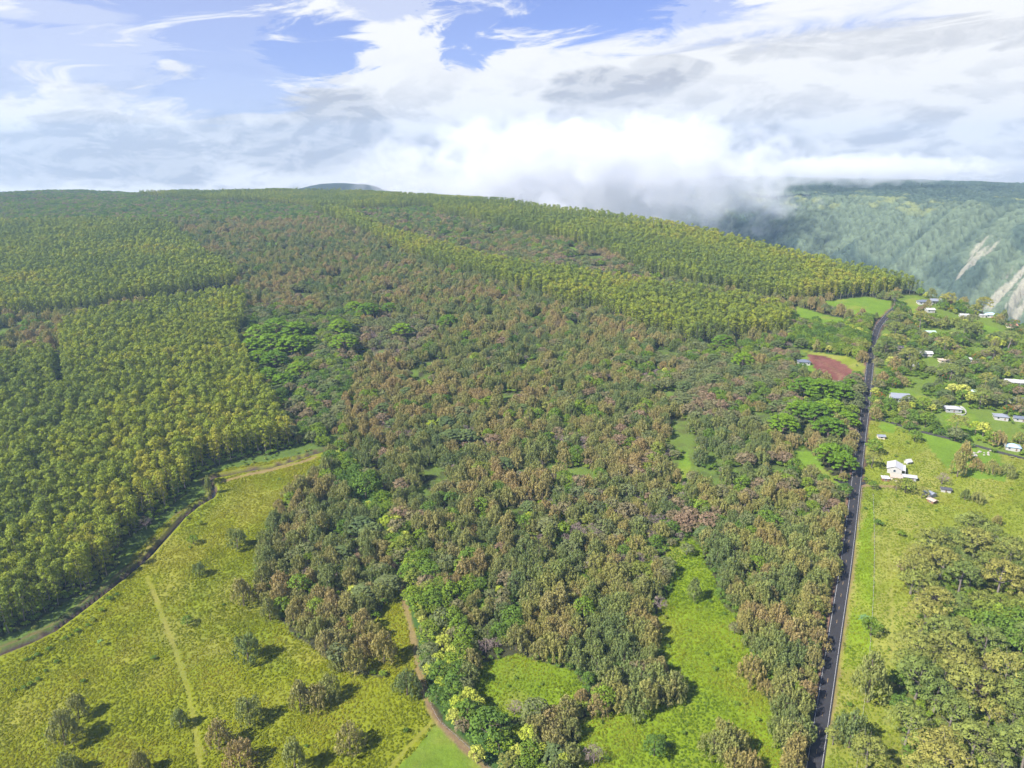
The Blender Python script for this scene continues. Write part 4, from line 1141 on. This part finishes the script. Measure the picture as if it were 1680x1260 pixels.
# ------------------------------------------------------------------ hand-placed trees: kind, px, py, scale, label
SOLO = [
 ('olive', 390, 900, 1.0, 'dark bushy tree alone at the upper right of the left pasture'),
 ('olive', 327, 945, .62, 'small pointed tree alone in the pasture, right of the ditch'),
 ('broad', 318, 893, .5, 'small shrubby tree by the ditch in the upper pasture'),
 ('kukui', 329, 862, .38, 'small yellow-green bush beside the ditch'),
 ('iron', 400, 993, 1.12, 'brownish pasture tree just left of the ironwood grove'),
 ('olive', 444, 1018, .92, 'grey-green tree at the foot of the ironwood grove'),
 ('olive', 407, 1085, 1.10, 'tall olive tree in the middle of the left pasture'),
 ('broad', 308, 1026, .45, 'low grey bush in the pasture near the faint track'),
 ('palm', 166, 1060, .45, 'small palm-like plant alone in the left pasture'),
 ('iron', 108, 1222, 1.15, 'larger tree of the sprawling pair at the lower left'),
 ('iron', 130, 1178, .82, 'smaller rear tree of the sprawling pair at the lower left'),
 ('iron', 112, 1275, .85, 'brown tree cut by the bottom edge at the lower left'),
 ('olive', 296, 1194, .66, 'small tree beside the faint track near the bottom'),
 ('olive', 410, 1188, 1.0, 'grey-olive tree below the middle of the left pasture'),
 ('iron', 493, 1166, .95, 'left tree of the wide brown clump in the lower pasture'),
 ('iron', 518, 1160, .98, 'middle tree of the wide brown clump in the lower pasture'),
 ('olive', 541, 1148, .90, 'right tree of the wide brown clump in the lower pasture'),
 ('iron', 361, 1230, .98, 'left of two brown trees near the bottom of the pasture'),
 ('iron', 395, 1258, 1.02, 'right of two brown trees near the bottom of the pasture'),
 ('olive', 484, 1268, .98, 'tree at the bottom edge between the brown pair and the corner track'),
 ('iron', 575, 1230, .98, 'lone rounded brown tree left of the corner of the tracks'),
 ('olive', 232, 1272, .78, 'low tree cut by the bottom edge right of the sprawling pair'),
 ('olive', 520, 1052, .95, 'pale olive tree at the lower left of the ironwood grove'),
 ('iron', 535, 1072, .90, 'brown tree below the ironwood grove'),
 ('olive', 583, 1106, 1.0, 'wide spreading olive tree below the ironwood grove'),
 ('olive', 630, 1086, 1.15, 'tall pale tree beside the dirt track at the grove corner'),
 ('iron', 668, 1140, 1.0, 'reddish brown tree standing beside the dirt track'),
 ('olive', 1138, 985, .78, 'dark round tree in the bright grass clearing'),
 ('olive', 1231, 1118, 1.05, 'dark tree at the right edge of the bright clearing'),
 ('broad', 1073, 1240, .75, 'lone round bush low in the bright clearing'),
 ('broad', 1427, 1042, .80, 'dark spreading tree on the grass strip right of the road'),
 ('palm', 1416, 1030, .85, 'spiky blue-green palm on the verge right of the road'),
 ('olive', 1424, 1152, 1.50, 'large dense ironwood on the grass strip right of the road'),
 ('olive', 1392, 1226, 1.25, 'grey-green tree hard against the right edge of the road'),
 ('gum', 1366, 1222, .55, 'yellow-leaved tree leaning over the right edge of the road'),
 ('gum', 1420, 1262, 1.0, 'olive-yellow tree at the bottom right of the road'),
 ('shrub', 1440, 862, 1.9, 'dark shrub on the fence line in the right field'),
 ('shrub', 1478, 880, 1.8, 'dark shrub in the right field near the gum grove'),
 ('scrubg', 1483, 940, .7, 'brown bush at the left edge of the gum grove'),
 ('olive', 343, 812, .80, 'narrow pale pointed tree beside the bend of the ditch'),
 ('bare', 240, 868, 1.1, 'pale leafless tree at the foot of the plantation edge'),
 ('bare', 1083, 1000, 1.0, 'whitish leafless tree at the edge of the bright clearing'),
 ('bare', 797, 1070, .95, 'bare grey tree right of the pale green trees'),
 ('bare', 845, 1172, .9, 'bare grey tree below the small bright clearing'),
 ('bare', 975, 1252, 1.1, 'whitish bare tree near the bottom centre'),
 ('bare', 1203, 975, .8, 'small whitish bare tree at the right clearing edge'),
 ('bare', 1545, 795, 1.15, 'brown bare tree beside the dark roofed white shed'),
 ('broad', 1415, 660, .001, ''),
 ('broad', 600, 818, 1.55, 'big round green tree at the head of the green hedge strip'),
 ('broad', 803, 1222, 1.35, 'large dark green tree among pale green trees at the bottom'),
 ('broad', 820, 1238, .9, 'smaller dark green tree right of the large dark one at the bottom'),
 ('scrubg', 760, 1140, .8, 'grey leafy tree between the pale green trees'),
 ('iron', 847, 1066, 1.05, 'reddish brown tree behind the small bright clearing'),
 ('broad', 1500, 725, .8, 'grey-green tree at the left corner of the green lawn'),
 ('olive', 1580, 760, 1.0, 'dark slender tree on the lawn below the rubble strip'),
 ('olive', 1570, 782, 1.1, 'dark bushy tree on the lawn beside the brown bare tree'),
 ('olive', 1602, 772, .75, 'second slender tree along the foot of the lawn'),
 ('olive', 1628, 778, .85, 'rounded tree near the right foot of the lawn'),
 ('olive', 1652, 782, .80, 'slim tree at the right end of the lawn'),
 ('olive', 1582, 820, .55, 'small thin tree in the right field below the lawn'),
 ('olive', 1602, 825, .65, 'thin tree right of the small one in the right field'),
 ('olive', 1634, 862, .5, 'small dark tree alone in the pale right field'),
 ('broad', 1485, 808, .85, 'dark bush below the tan annex'),
 ('gum', 1470, 805, .60, 'yellow-green bush below the tan annex'),
 ('gum', 1512, 818, .55, 'yellow-leaved bush left of the grey shed'),
 ('broad', 1432, 803, .5, 'bright green bush on the verge by the driveway'),
 ('gum', 1430, 768, .80, 'yellow-green tree between the road and the white barn'),
 ('broad', 1432, 745, .95, 'dark tree at the roadside behind the white barn'),
]
GROUPED = [
 ('rain', 'bright green flat-topped rain tree in the cluster right of the big plantation', 'rain trees beside the big plantation',
  [(428, 566, 1.05), (456, 556, 1.1), (486, 560, 1.05), (416, 586, .95), (447, 583, 1.1), (480, 586, 1.1), (507, 576, .8), (424, 606, .9), (452, 608, .95), (440, 634, .85), (466, 640, .75), (492, 622, .8)]),
 ('rain', 'bright green layered rain tree standing singly among the brown woods', 'scattered rain trees in the middle woods',
  [(566, 580, 1.0), (560, 553, .95), (604, 524, .95), (582, 517, .8), (736, 542, .85), (660, 556, .85), (640, 516, .7), (1218, 606, .8), (1185, 575, .8)]),
 ('rain', 'bright green spreading rain tree in the cluster left against the road', 'rain trees beside the road',
  [(1318, 655, .95), (1344, 660, 1.0), (1372, 662, .9), (1334, 702, 1.0), (1360, 694, .95), (1358, 720, .85), (1384, 704, .72), (1284, 715, .85), (1360, 764, .8), (1380, 776, .72), (1392, 642, .55), (1310, 690, .8)]),
 ('kukui', 'pale yellow-green candlenut tree in the hedge strip right of the dirt track', 'candlenut trees along the hedge strip',
  [(728, 1072, .95), (744, 1090, .9), (720, 1098, .85), (758, 1102, .8), (735, 1112, .8), (752, 1172, .85), (770, 1160, .9), (745, 1190, .75), (785, 1168, .7), (783, 1252, .75), (868, 1222, .9), (850, 1212, .7), (885, 1248, .75), (925, 1262, .7), (635, 872, 1.0), (652, 868, .85), (645, 884, .8), (548, 802, .75), (560, 816, .7), (725, 1052, .6), (880, 1200, .6)]),
 ('kukui', 'pale blossoming candlenut tree isolated in the woods', 'single pale candlenut trees in the woods',
  [(708, 708, .9), (722, 703, .8), (553, 674, .6), (575, 668, .6), (984, 450, .9), (998, 452, .9), (972, 446, .8), (1010, 455, .7), (905, 722, .6), (528, 528, .7), (1395, 548, 1.0), (1408, 552, 1.0), (1385, 544, .9), (1418, 556, .8), (530, 548, .6), (545, 556, .6)]),
 ('kukui', 'pale green broad tree among the village gardens', 'pale trees in the village',
  [(1562, 652, 1.2), (1578, 656, 1.3), (1590, 664, 1.1), (1600, 712, 1.0), (1612, 716, 1.1), (1632, 568, 1.0), (1622, 563, .9), (1642, 573, .9), (1455, 582, .9), (1460, 600, .9), (1600, 552, .9), (1452, 560, .8), (1590, 548, .8)]),
 ('shrub', 'low dark shrub on the broken rocky line below the ditch', 'shrubs on the rocky line below the ditch',
  [(43, 1085, .6), (52, 1082, .5), (62, 1077, .7), (81, 1067, .7), (107, 1050, .7), (116, 1044, .5), (127, 1038, .8), (144, 1028, .6), (152, 1020, .8), (167, 1004, .8), (40, 1131, .7), (50, 1125, .7), (62, 1117, .6), (75, 1102, .5), (93, 1088, .6), (24, 1134, .5), (180, 985, .9), (192, 978, .7)]),
 ('olive', 'ironwood in the big rounded clump at the near clearing', 'ironwoods of the rounded clump',
  [(1040, 1168, 1.2), (1018, 1160, 1.1), (1062, 1164, 1.1), (1005, 1140, 1.05), (1050, 1140, 1.15), (1080, 1150, 1.0), (1028, 1125, 1.1), (1072, 1126, 1.05), (1092, 1140, .9), (990, 1148, .8)]),
 ('olive', 'loose grey-olive tree scattered at the foot of the ironwood grove', 'scattered trees at the foot of the grove',
  [(440, 992, .75), (460, 1004, .8), (486, 1010, .85), (500, 1030, .7), (548, 1040, .85), (560, 1078, .8), (604, 1068, .9), (612, 1048, .85), (552, 1098, .6), (455, 960, .8)]),
 ('iron', 'brown ironwood in the small clump below the little clearing', 'ironwoods below the little clearing',
  [(880, 1212, 1.0), (905, 1216, 1.0), (922, 1204, .95), (895, 1200, .95), (915, 1224, .85), (866, 1204, .85)]),
 ('olive', 'dark ironwood in the clump at the bottom of the bright clearing', 'ironwoods at the bottom of the clearing',
  [(1170, 1238, 1.0), (1192, 1245, 1.05), (1210, 1235, .95), (1185, 1222, .95), (1205, 1262, .9), (1230, 1270, .9)]),
 ('broad', 'glossy bright green tree in the hollow behind the gum grove', 'bright green trees behind the gums',
  [(1590, 1045, 1.3), (1618, 1050, 1.35), (1645, 1060, 1.3), (1605, 1025, 1.2), (1668, 1075, 1.25), (1632, 1030, 1.2), (1660, 1040, 1.3), (1575, 1030, 1.0)]),
]
PLACED = {k: [] for k in NVAR}
for kind, px, py, s, lab in SOLO:
    if not lab: continue
    x, y = P(px, py); s = s * (1.6 if kind in ('iron', 'olive') else 1.42 if kind in ('broad', 'gum', 'scrubg') else 1.15); PLACED[kind].append((x, y, s, lab, None))
    if kind != 'shrub': KEEP_CLEAR.append((x, y, 4.2 * s))
for kind, lab, grp, pts in GROUPED:
    for px, py, s in pts:
        s = s * (1.3 if kind in ('iron', 'olive', 'broad', 'kukui') else 1.62)
        x, y = P(px, py); PLACED[kind].append((x, y, s, lab, grp)); KEEP_CLEAR.append((x, y, (6.5 if kind == 'rain' else 3.0) * s))

for cover, (spc, mix) in MIX.items(): scatter(cover, spc, mix)

LABELS = {
 'iron': ('ironwood_tree', 'feathery brown-green ironwood tree in the dense brown woods', 'ironwood trees of the brown woods', 'ironwood_forest', 'dense brown-green ironwood woods stretching up the slope'),
 'olive': ('ironwood_tree', 'olive green ironwood tree in the strip of woods left of the road', 'olive ironwoods beside the road', 'olive_ironwood_forest', 'olive green ironwood woods beyond the nearest trees left of the road'),
 'euc': ('eucalyptus_tree', 'tall slender eucalyptus with yellow-green crown at the near side of the big left plantation', 'plantation eucalyptus trees', 'eucalyptus_plantation', 'dense eucalyptus plantation blocks with yellow-green crowns'),
 'broad': ('broadleaf_tree', 'dark green leafy broadleaf tree among the other woodland trees', 'broadleaf trees in the woods', 'broadleaf_forest', 'dark green broadleaf woods further up the slope'),
 'kukui': ('candlenut_tree', 'pale green candlenut tree scattered in the woods', 'scattered candlenut trees', None, None),
 'raing': ('flat_topped_tree', 'grey-green flat-topped spreading tree in the mixed scrub', 'grey-green flat-topped trees', 'flat_topped_forest', 'grey-green flat-topped trees further off in the mixed scrub'),
 'rain': ('rain_tree', 'bright green rain tree', 'rain trees', None, None),
 'gum': ('gum_tree', 'olive-yellow round-crowned gum tree in the grove right of the road', 'gum trees of the right grove', 'gum_grove', 'olive-yellow gum trees beyond the right grove'),
 'scrubg': ('scrub_tree', 'grey-green low scrubby tree in the mixed woods', 'scrubby trees in the mixed woods', 'scrub_forest', 'grey-brown scrub woods far up the slope'),
 'bare': ('bare_tree', 'leafless pinkish grey tree in the mixed woods', 'leafless trees in the mixed woods', 'bare_forest', 'leafless grey trees further off in the woods'),
 'flame': ('flame_tree', 'dark tree dotted with orange blossom in the village', 'orange blossoming trees in the village', None, None),
 'shrub': ('shrub', 'small green shrub growing in the open grass', 'shrubs in the grass', None, None),
 'palm': ('palm_tree', 'palm tree among the village gardens', 'palms in the village', None, None)}

def make_tree(kind, x, y, s, rot, var, label, group, narrow=1.0):
    nm = LABELS[kind][0]
    cr, tr, bl = PROTO[kind][int(var)]
    e = bpy.data.objects.new(nm, None); COL.objects.link(e)
    e.empty_display_size = .5
    e.location = (x, y, G1(x, y) - .1 * s); e.rotation_euler = (0, 0, rot); e.scale = (s * narrow, s * narrow, s)
    for part, me in (('crown', cr), ('trunk', tr), ('blossom', bl)):
        if me is None: continue
        o = bpy.data.objects.new(part, me); COL.objects.link(o); o.parent = e
    tag(e, label, 'shrub' if kind == 'shrub' else 'tree', group)

def stuff_points(name, label, cat, pts, coll, mats=()):
    """one object whose points carry instances of the variants"""
    z = ground(pts[:, 0], pts[:, 1]) - .1
    me = bpy.data.meshes.new(name)
    me.vertices.add(len(pts)); me.vertices.foreach_set('co', np.column_stack([pts[:, 0], pts[:, 1], z]).astype(np.float32).ravel())
    for nm, typ, data in (('sc', 'FLOAT', pts[:, 2]), ('rz', 'FLOAT', pts[:, 3]), ('var', 'INT', pts[:, 4])):
        at = me.attributes.new(nm, typ, 'POINT'); at.data.foreach_set('value', data.astype(np.float32 if typ == 'FLOAT' else np.int32))
    o = link(name, me); tag(o, label, cat, kind='stuff')
    ng = bpy.data.node_groups.new(name, 'GeometryNodeTree')
    ng.interface.new_socket('Geometry', in_out='INPUT', socket_type='NodeSocketGeometry')
    ng.interface.new_socket('Geometry', in_out='OUTPUT', socket_type='NodeSocketGeometry')
    N = ng.nodes; L = ng.links
    gi = N.new('NodeGroupInput'); go = N.new('NodeGroupOutput')
    ci = N.new('GeometryNodeCollectionInfo'); ci.inputs['Collection'].default_value = coll
    ci.inputs['Separate Children'].default_value = True; ci.inputs['Reset Children'].default_value = True
    ip = N.new('GeometryNodeInstanceOnPoints'); ip.inputs['Pick Instance'].default_value = True
    def attr(nm, dt):
        a = N.new('GeometryNodeInputNamedAttribute'); a.data_type = dt; a.inputs['Name'].default_value = nm; return a.outputs['Attribute']
    cx_ = N.new('ShaderNodeCombineXYZ'); L.new(attr('rz', 'FLOAT'), cx_.inputs[2])
    e2r = N.new('FunctionNodeEulerToRotation'); L.new(cx_.outputs[0], e2r.inputs[0])
    L.new(gi.outputs[0], ip.inputs['Points']); L.new(ci.outputs[0], ip.inputs['Instance'])
    L.new(attr('var', 'INT'), ip.inputs['Instance Index']); L.new(e2r.outputs[0], ip.inputs['Rotation'])
    cs = N.new('ShaderNodeCombineXYZ')
    sa = attr('sc', 'FLOAT')
    for i in range(3): L.new(sa, cs.inputs[i])
    L.new(cs.outputs[0], ip.inputs['Scale'])
    L.new(ip.outputs[0], go.inputs[0])
    md = o.modifiers.new('instances', 'NODES'); md.node_group = ng
    return o

LOOK = {'iron': 'feathery brown-green ironwood tree', 'olive': 'olive green ironwood tree', 'euc': 'tall slender eucalyptus with yellow-green crown', 'broad': 'leafy dark green broadleaf tree', 'kukui': 'pale green candlenut tree',
        'raing': 'grey-green flat-topped spreading tree', 'rain': 'bright green rain tree', 'gum': 'olive round-crowned gum tree', 'scrubg': 'low grey-green scrubby tree', 'bare': 'leafless pinkish grey tree', 'flame': 'dark tree dotted with orange blossom', 'shrub': 'small green shrub', 'palm': 'palm tree'}
PLACE = {'iron': 'in the dense brown woods', 'euc': 'in the plantation', 'far': 'near the crest', 'scrub': 'in the scrub between plantation and road', 'mix': 'in the greyish mixed woods right of centre', 'mixg': 'in the greener woods left of the road', 'olive': 'in the olive woods round the near clearing',
         'broad': 'in the green thicket', 'gum': 'in the grove right of the road', 'village': 'among the village gardens', 'ravine': 'in the ravine beside the rain trees', 'greyb': 'in the pale grey thicket at centre', 'past': 'in the left pasture', 'field': 'in the field right of the road', 'verge': 'on the road verge', 'brite': 'in the bright near clearing', 'bank': 'on the grassy bank above the ditch'}
def where(kind, row):
    cov = NAMES[int(row[5])]; pl = PLACE[cov]
    px, py, _ = project(row[0], row[1], float(ground0(row[0], row[1])))
    if cov == 'iron' and px < 655 and py > 770: pl = 'in the grove between the left pasture and the dirt track'
    elif cov == 'iron' and py < 600: pl = 'in the brown woods below the upper plantation'
    if cov == 'broad': pl = 'in the green hedge strip along the dirt track' if px < 1000 else ('in the green hollow behind the gum grove' if py > 800 else 'in the green thicket beside the road bend')
    if cov == 'euc': pl = 'at the near side of the big left plantation' if px < 500 else 'in the plantation band towards the valley'
    return LOOK[kind] + ' ' + pl, {'shrub': 'shrubs', 'bare': 'bare trees'}.get(kind, LABELS[kind][0].replace('_', ' ') + 's') + ' ' + pl
COUNT = {}
CAP = {'iron': 160, 'olive': 136, 'raing': 120}
for kind in NVAR:
    vr = np.random.default_rng(sum(map(ord, kind)))
    for x, y, s, lab, grp in PLACED[kind]:
        make_tree(kind, x, y, s, vr.uniform(0, 6.283), vr.integers(0, NVAR[kind]), lab, grp, .5 if 'narrow pale' in lab else (.82 if kind in ('iron', 'olive') and grp is None else 1.0))
    if not SPOTS[kind]: continue
    a = np.concatenate(SPOTS[kind])
    px, py, d = project(a[:, 0], a[:, 1], ground0(a[:, 0], a[:, 1]) + 3)
    seen = (px > -8) & (px < 1688) & (py < 1272) & (d > 0)
    size = a[:, 2] / d * seen
    order = np.argsort(-size)
    nm, lab, grp, snm, slab = LABELS[kind]
    room = max(0, CAP.get(kind, 296) - len(PLACED[kind]))
    one = [i for i in order[:room] if seen[i]]
    for i in one: make_tree(kind, *a[i][:5], *where(kind, a[i]))
    rest = np.setdiff1d(np.arange(len(a)), one)
    COUNT[kind] = (len(PLACED[kind]), len(one), len(rest))
    if snm is None: rest = rest[~seen[rest]][:0] if len(rest) == 0 else rest
    if len(rest) and snm: stuff_points(snm, slab, 'forest', a[rest], VARCOL[kind])
    elif len(rest):
        for i in rest[seen[rest]]: make_tree(kind, *a[i][:5], *where(kind, a[i]))
print('TREES', COUNT, sum(v[2] for v in COUNT.values()))

# ------------------------------------------------------------------ grass tussocks in the open ground
def tuft(seed, stretch):
    r = np.random.default_rng(seed); C = Crown()
    C.add(leaf_quads(r, np.array([0, 0, .1]), (.85 * stretch, .70, .55), 26, .38, .6, up=.5, jit=.6, zmin=-.05, inner=.6), r.uniform(0, 1))
    return C.arrays()
def grass_mat(name, stops):
    return foliage(name, stops, .55, .02, .25, .22, .86)
GR = {'past': ('pasture_grass', 'tussocky yellow-green grass covering the left pasture', 1.30, [(0, (.185, .220, .012)), (.5, (.248, .272, .014)), (1, (.295, .285, .026))], 620),
      'brite': ('clearing_grass', 'bright green tall grass filling the near clearings', 1.3, [(0, (.135, .215, .016)), (.5, (.200, .275, .018)), (1, (.265, .295, .026))], 620),
      'field': ('field_grass', 'yellow-green rough grass in the field right of the road', 1.7, [(0, (.175, .230, .026)), (.5, (.225, .285, .026)), (1, (.275, .290, .040))], 700),
      'verge': ('verge_grass', 'bright green grass on the road verge', 1.4, [(0, (.17, .25, .016)), (.5, (.22, .31, .018)), (1, (.27, .31, .03))], 700)}
for cov, (nm, lab, spc, stops, ymax) in GR.items():
    gm = grass_mat(nm, stops); gc = bpy.data.collections.new('variants_' + nm)
    for s in range(4):
        v, q, t = tuft(300 + s, 1.15 if cov in ('past', 'field') else .9)
        me = mesh_from(nm, v, q, attrs={'tone': ('FLOAT', 'FACE', t)}); me.materials.append(gm)
        gc.objects.link(bpy.data.objects.new('variant_%s_%d' % (nm, s), me))
    ys = np.arange(150, ymax, spc * .87); pts = []
    for k, yv in enumerate(ys):
        half = yv * 1.05 + 30
        xs = np.arange(-half, half, spc) + (spc / 2 if k % 2 else 0); pts.append(np.stack([xs, np.full(xs.shape, yv)], 1))
    p = np.concatenate(pts) + rng.uniform(-.42, .42, (sum(map(len, pts)), 2)) * spc
    p = p[region(p[:, 0], p[:, 1], 3.0) == ID[cov]]
    ok = rim_signed(p[:, 0], p[:, 1]) < -2
    d, _, _ = seg_dist(p[:, 0], p[:, 1], ROADC); ok &= d > 5.2
    d, _, _ = seg_dist(p[:, 0], p[:, 1], DITCH); ok &= d > 4.0
    for poly, w, kind in TRACKS:
        d, _, _ = seg_dist(p[:, 0], p[:, 1], poly); ok &= d > w * .9
    p = p[ok]
    p = p[rng.uniform(size=len(p)) < .45 + .75 * fbm(p[:, 0] / 9, p[:, 1] / 9, 95, 3)]
    ang = .9 + rng.normal(size=len(p)) * .9 + 1.2 * (fbm(p[:, 0] / 60, p[:, 1] / 60, 91, 2) - .5)
    sc = rng.uniform(.6, 1.15, len(p)) * (.7 + .6 * fbm(p[:, 0] / 14, p[:, 1] / 14, 92, 2))
    stuff_points(nm, lab, 'grass', np.column_stack([p, sc, ang, rng.integers(0, 4, len(p))]), gc)
    print('GRASS', nm, len(p))

# ------------------------------------------------------------------ undergrowth in the nearer woods
ys = np.arange(170, 800, 3.6); pts = []
for k, yv in enumerate(ys):
    xs = np.arange(-yv * 1.0 - 20, yv * 1.0 + 20, 4.1) + (2 if k % 2 else 0); pts.append(np.stack([xs, np.full(xs.shape, yv)], 1))
p = np.concatenate(pts) + rng.uniform(-1.7, 1.7, (sum(map(len, pts)), 2))
rg = region(p[:, 0], p[:, 1], 4.0)
p = p[np.isin(rg, [ID[k] for k in ('iron', 'mix', 'mixg', 'olive', 'scrub', 'ravine', 'gum', 'broad', 'village', 'none', 'euc')])]
p = p[allowed(p[:, 0], p[:, 1], 6.0)]
p = p[fbm(p[:, 0] / 30.0, p[:, 1] / 30.0, 71, 3) < np.where(region(p[:, 0], p[:, 1]) == ID['village'], .56, .68)]
stuff_points('undergrowth', 'low green undergrowth filling the gaps between the woodland trees', 'undergrowth', np.column_stack([p, rng.uniform(.8, 2.0, len(p)), rng.uniform(0, 6.28, len(p)), rng.integers(0, 3, len(p))]), VARCOL['shrub'])

# ------------------------------------------------------------------ the air and the valley mist
v, q = box_arrays(-5600, 5600, -300, 5700, -560, 560)
hz = link('haze', mesh_from('haze', v, q)); tag(hz, 'pale blue haze lying over the whole landscape', 'haze', kind='stuff')
hm = bpy.data.materials.new('haze'); hm.use_nodes = True; T = NT(hm.node_tree)
pv = T.n('ShaderNodeVolumePrincipled'); pv.inputs['Color'].default_value = (.48, .71, 1.0, 1); pv.inputs['Density'].default_value = HAZE; pv.inputs['Anisotropy'].default_value = .2
T.l(pv.outputs[0], T.n('ShaderNodeOutputMaterial').inputs['Volume'])
hz.data.materials.append(hm)

def mist(loc, rad, seed, dens, thr, scale, label):
    n, m_ = 24, 14; V = []; Q = []
    for i in range(m_ + 1):
        a = math.pi * (i + .001) / (m_ + .002)
        for j in range(n): V.append((math.sin(a) * math.cos(2 * math.pi * j / n), math.sin(a) * math.sin(2 * math.pi * j / n), math.cos(a)))
    for i in range(m_):
        for j in range(n): Q.append((i * n + j, (i + 1) * n + j, (i + 1) * n + (j + 1) % n, i * n + (j + 1) % n))
    o = link('mist', mesh_from('mist', np.array(V) * np.array(rad), np.array(Q)), loc=loc)
    mt = bpy.data.materials.new('mist'); mt.use_nodes = True; T = NT(mt.node_tree)
    tc = T.n('ShaderNodeTexCoord')
    mp = T.n('ShaderNodeMapping'); mp.inputs['Scale'].default_value = tuple(1 / r for r in rad); T.l(tc.outputs['Object'], mp.inputs[0])
    ln = T.n('ShaderNodeVectorMath', operation='LENGTH'); T.l(mp.outputs[0], ln.inputs[0])
    m2 = T.n('ShaderNodeMapping'); m2.inputs['Location'].default_value = (seed, seed * 2, 0); m2.inputs['Rotation'].default_value = (0, .5, 0); m2.inputs['Scale'].default_value = (.8, 1, 1.0); T.l(tc.outputs['Object'], m2.inputs[0])
    nz = T.noise(m2.outputs[0], scale, 7, .62, .5)
    f = T.math('SUBTRACT', T.math('ADD', nz, T.math('MULTIPLY', T.math('SUBTRACT', 1.0, ln.outputs['Value']), .45)), thr)
    f = T.smooth(f, 0.0, .11)
    edge = T.smooth(T.math('SUBTRACT', 1.0, ln.outputs['Value']), 0.0, .12)
    pv = T.n('ShaderNodeVolumePrincipled'); pv.inputs['Color'].default_value = (.93, .94, .96, 1); pv.inputs['Anisotropy'].default_value = -.12
    T.l(T.math('MULTIPLY', T.math('MULTIPLY', f, edge), dens), pv.inputs['Density'])
    T.l(pv.outputs[0], T.n('ShaderNodeOutputMaterial').inputs['Volume'])
    try: mt.cycles.volume_step_rate = .25
    except Exception: pass
    o.data.materials.append(mt)
    tag(o, label, 'cloud', kind='stuff')
mist((270, 2600, 225), (930, 420, 265), 3.0, .0075, .60, .0085, 'pale cloud bank rolling over the valley behind the wooded ridge')

mist((1480, 3080, 262), (700, 330, 80), 9.0, .006, .62, .009, 'thin cloud resting on top of the far valley wall')
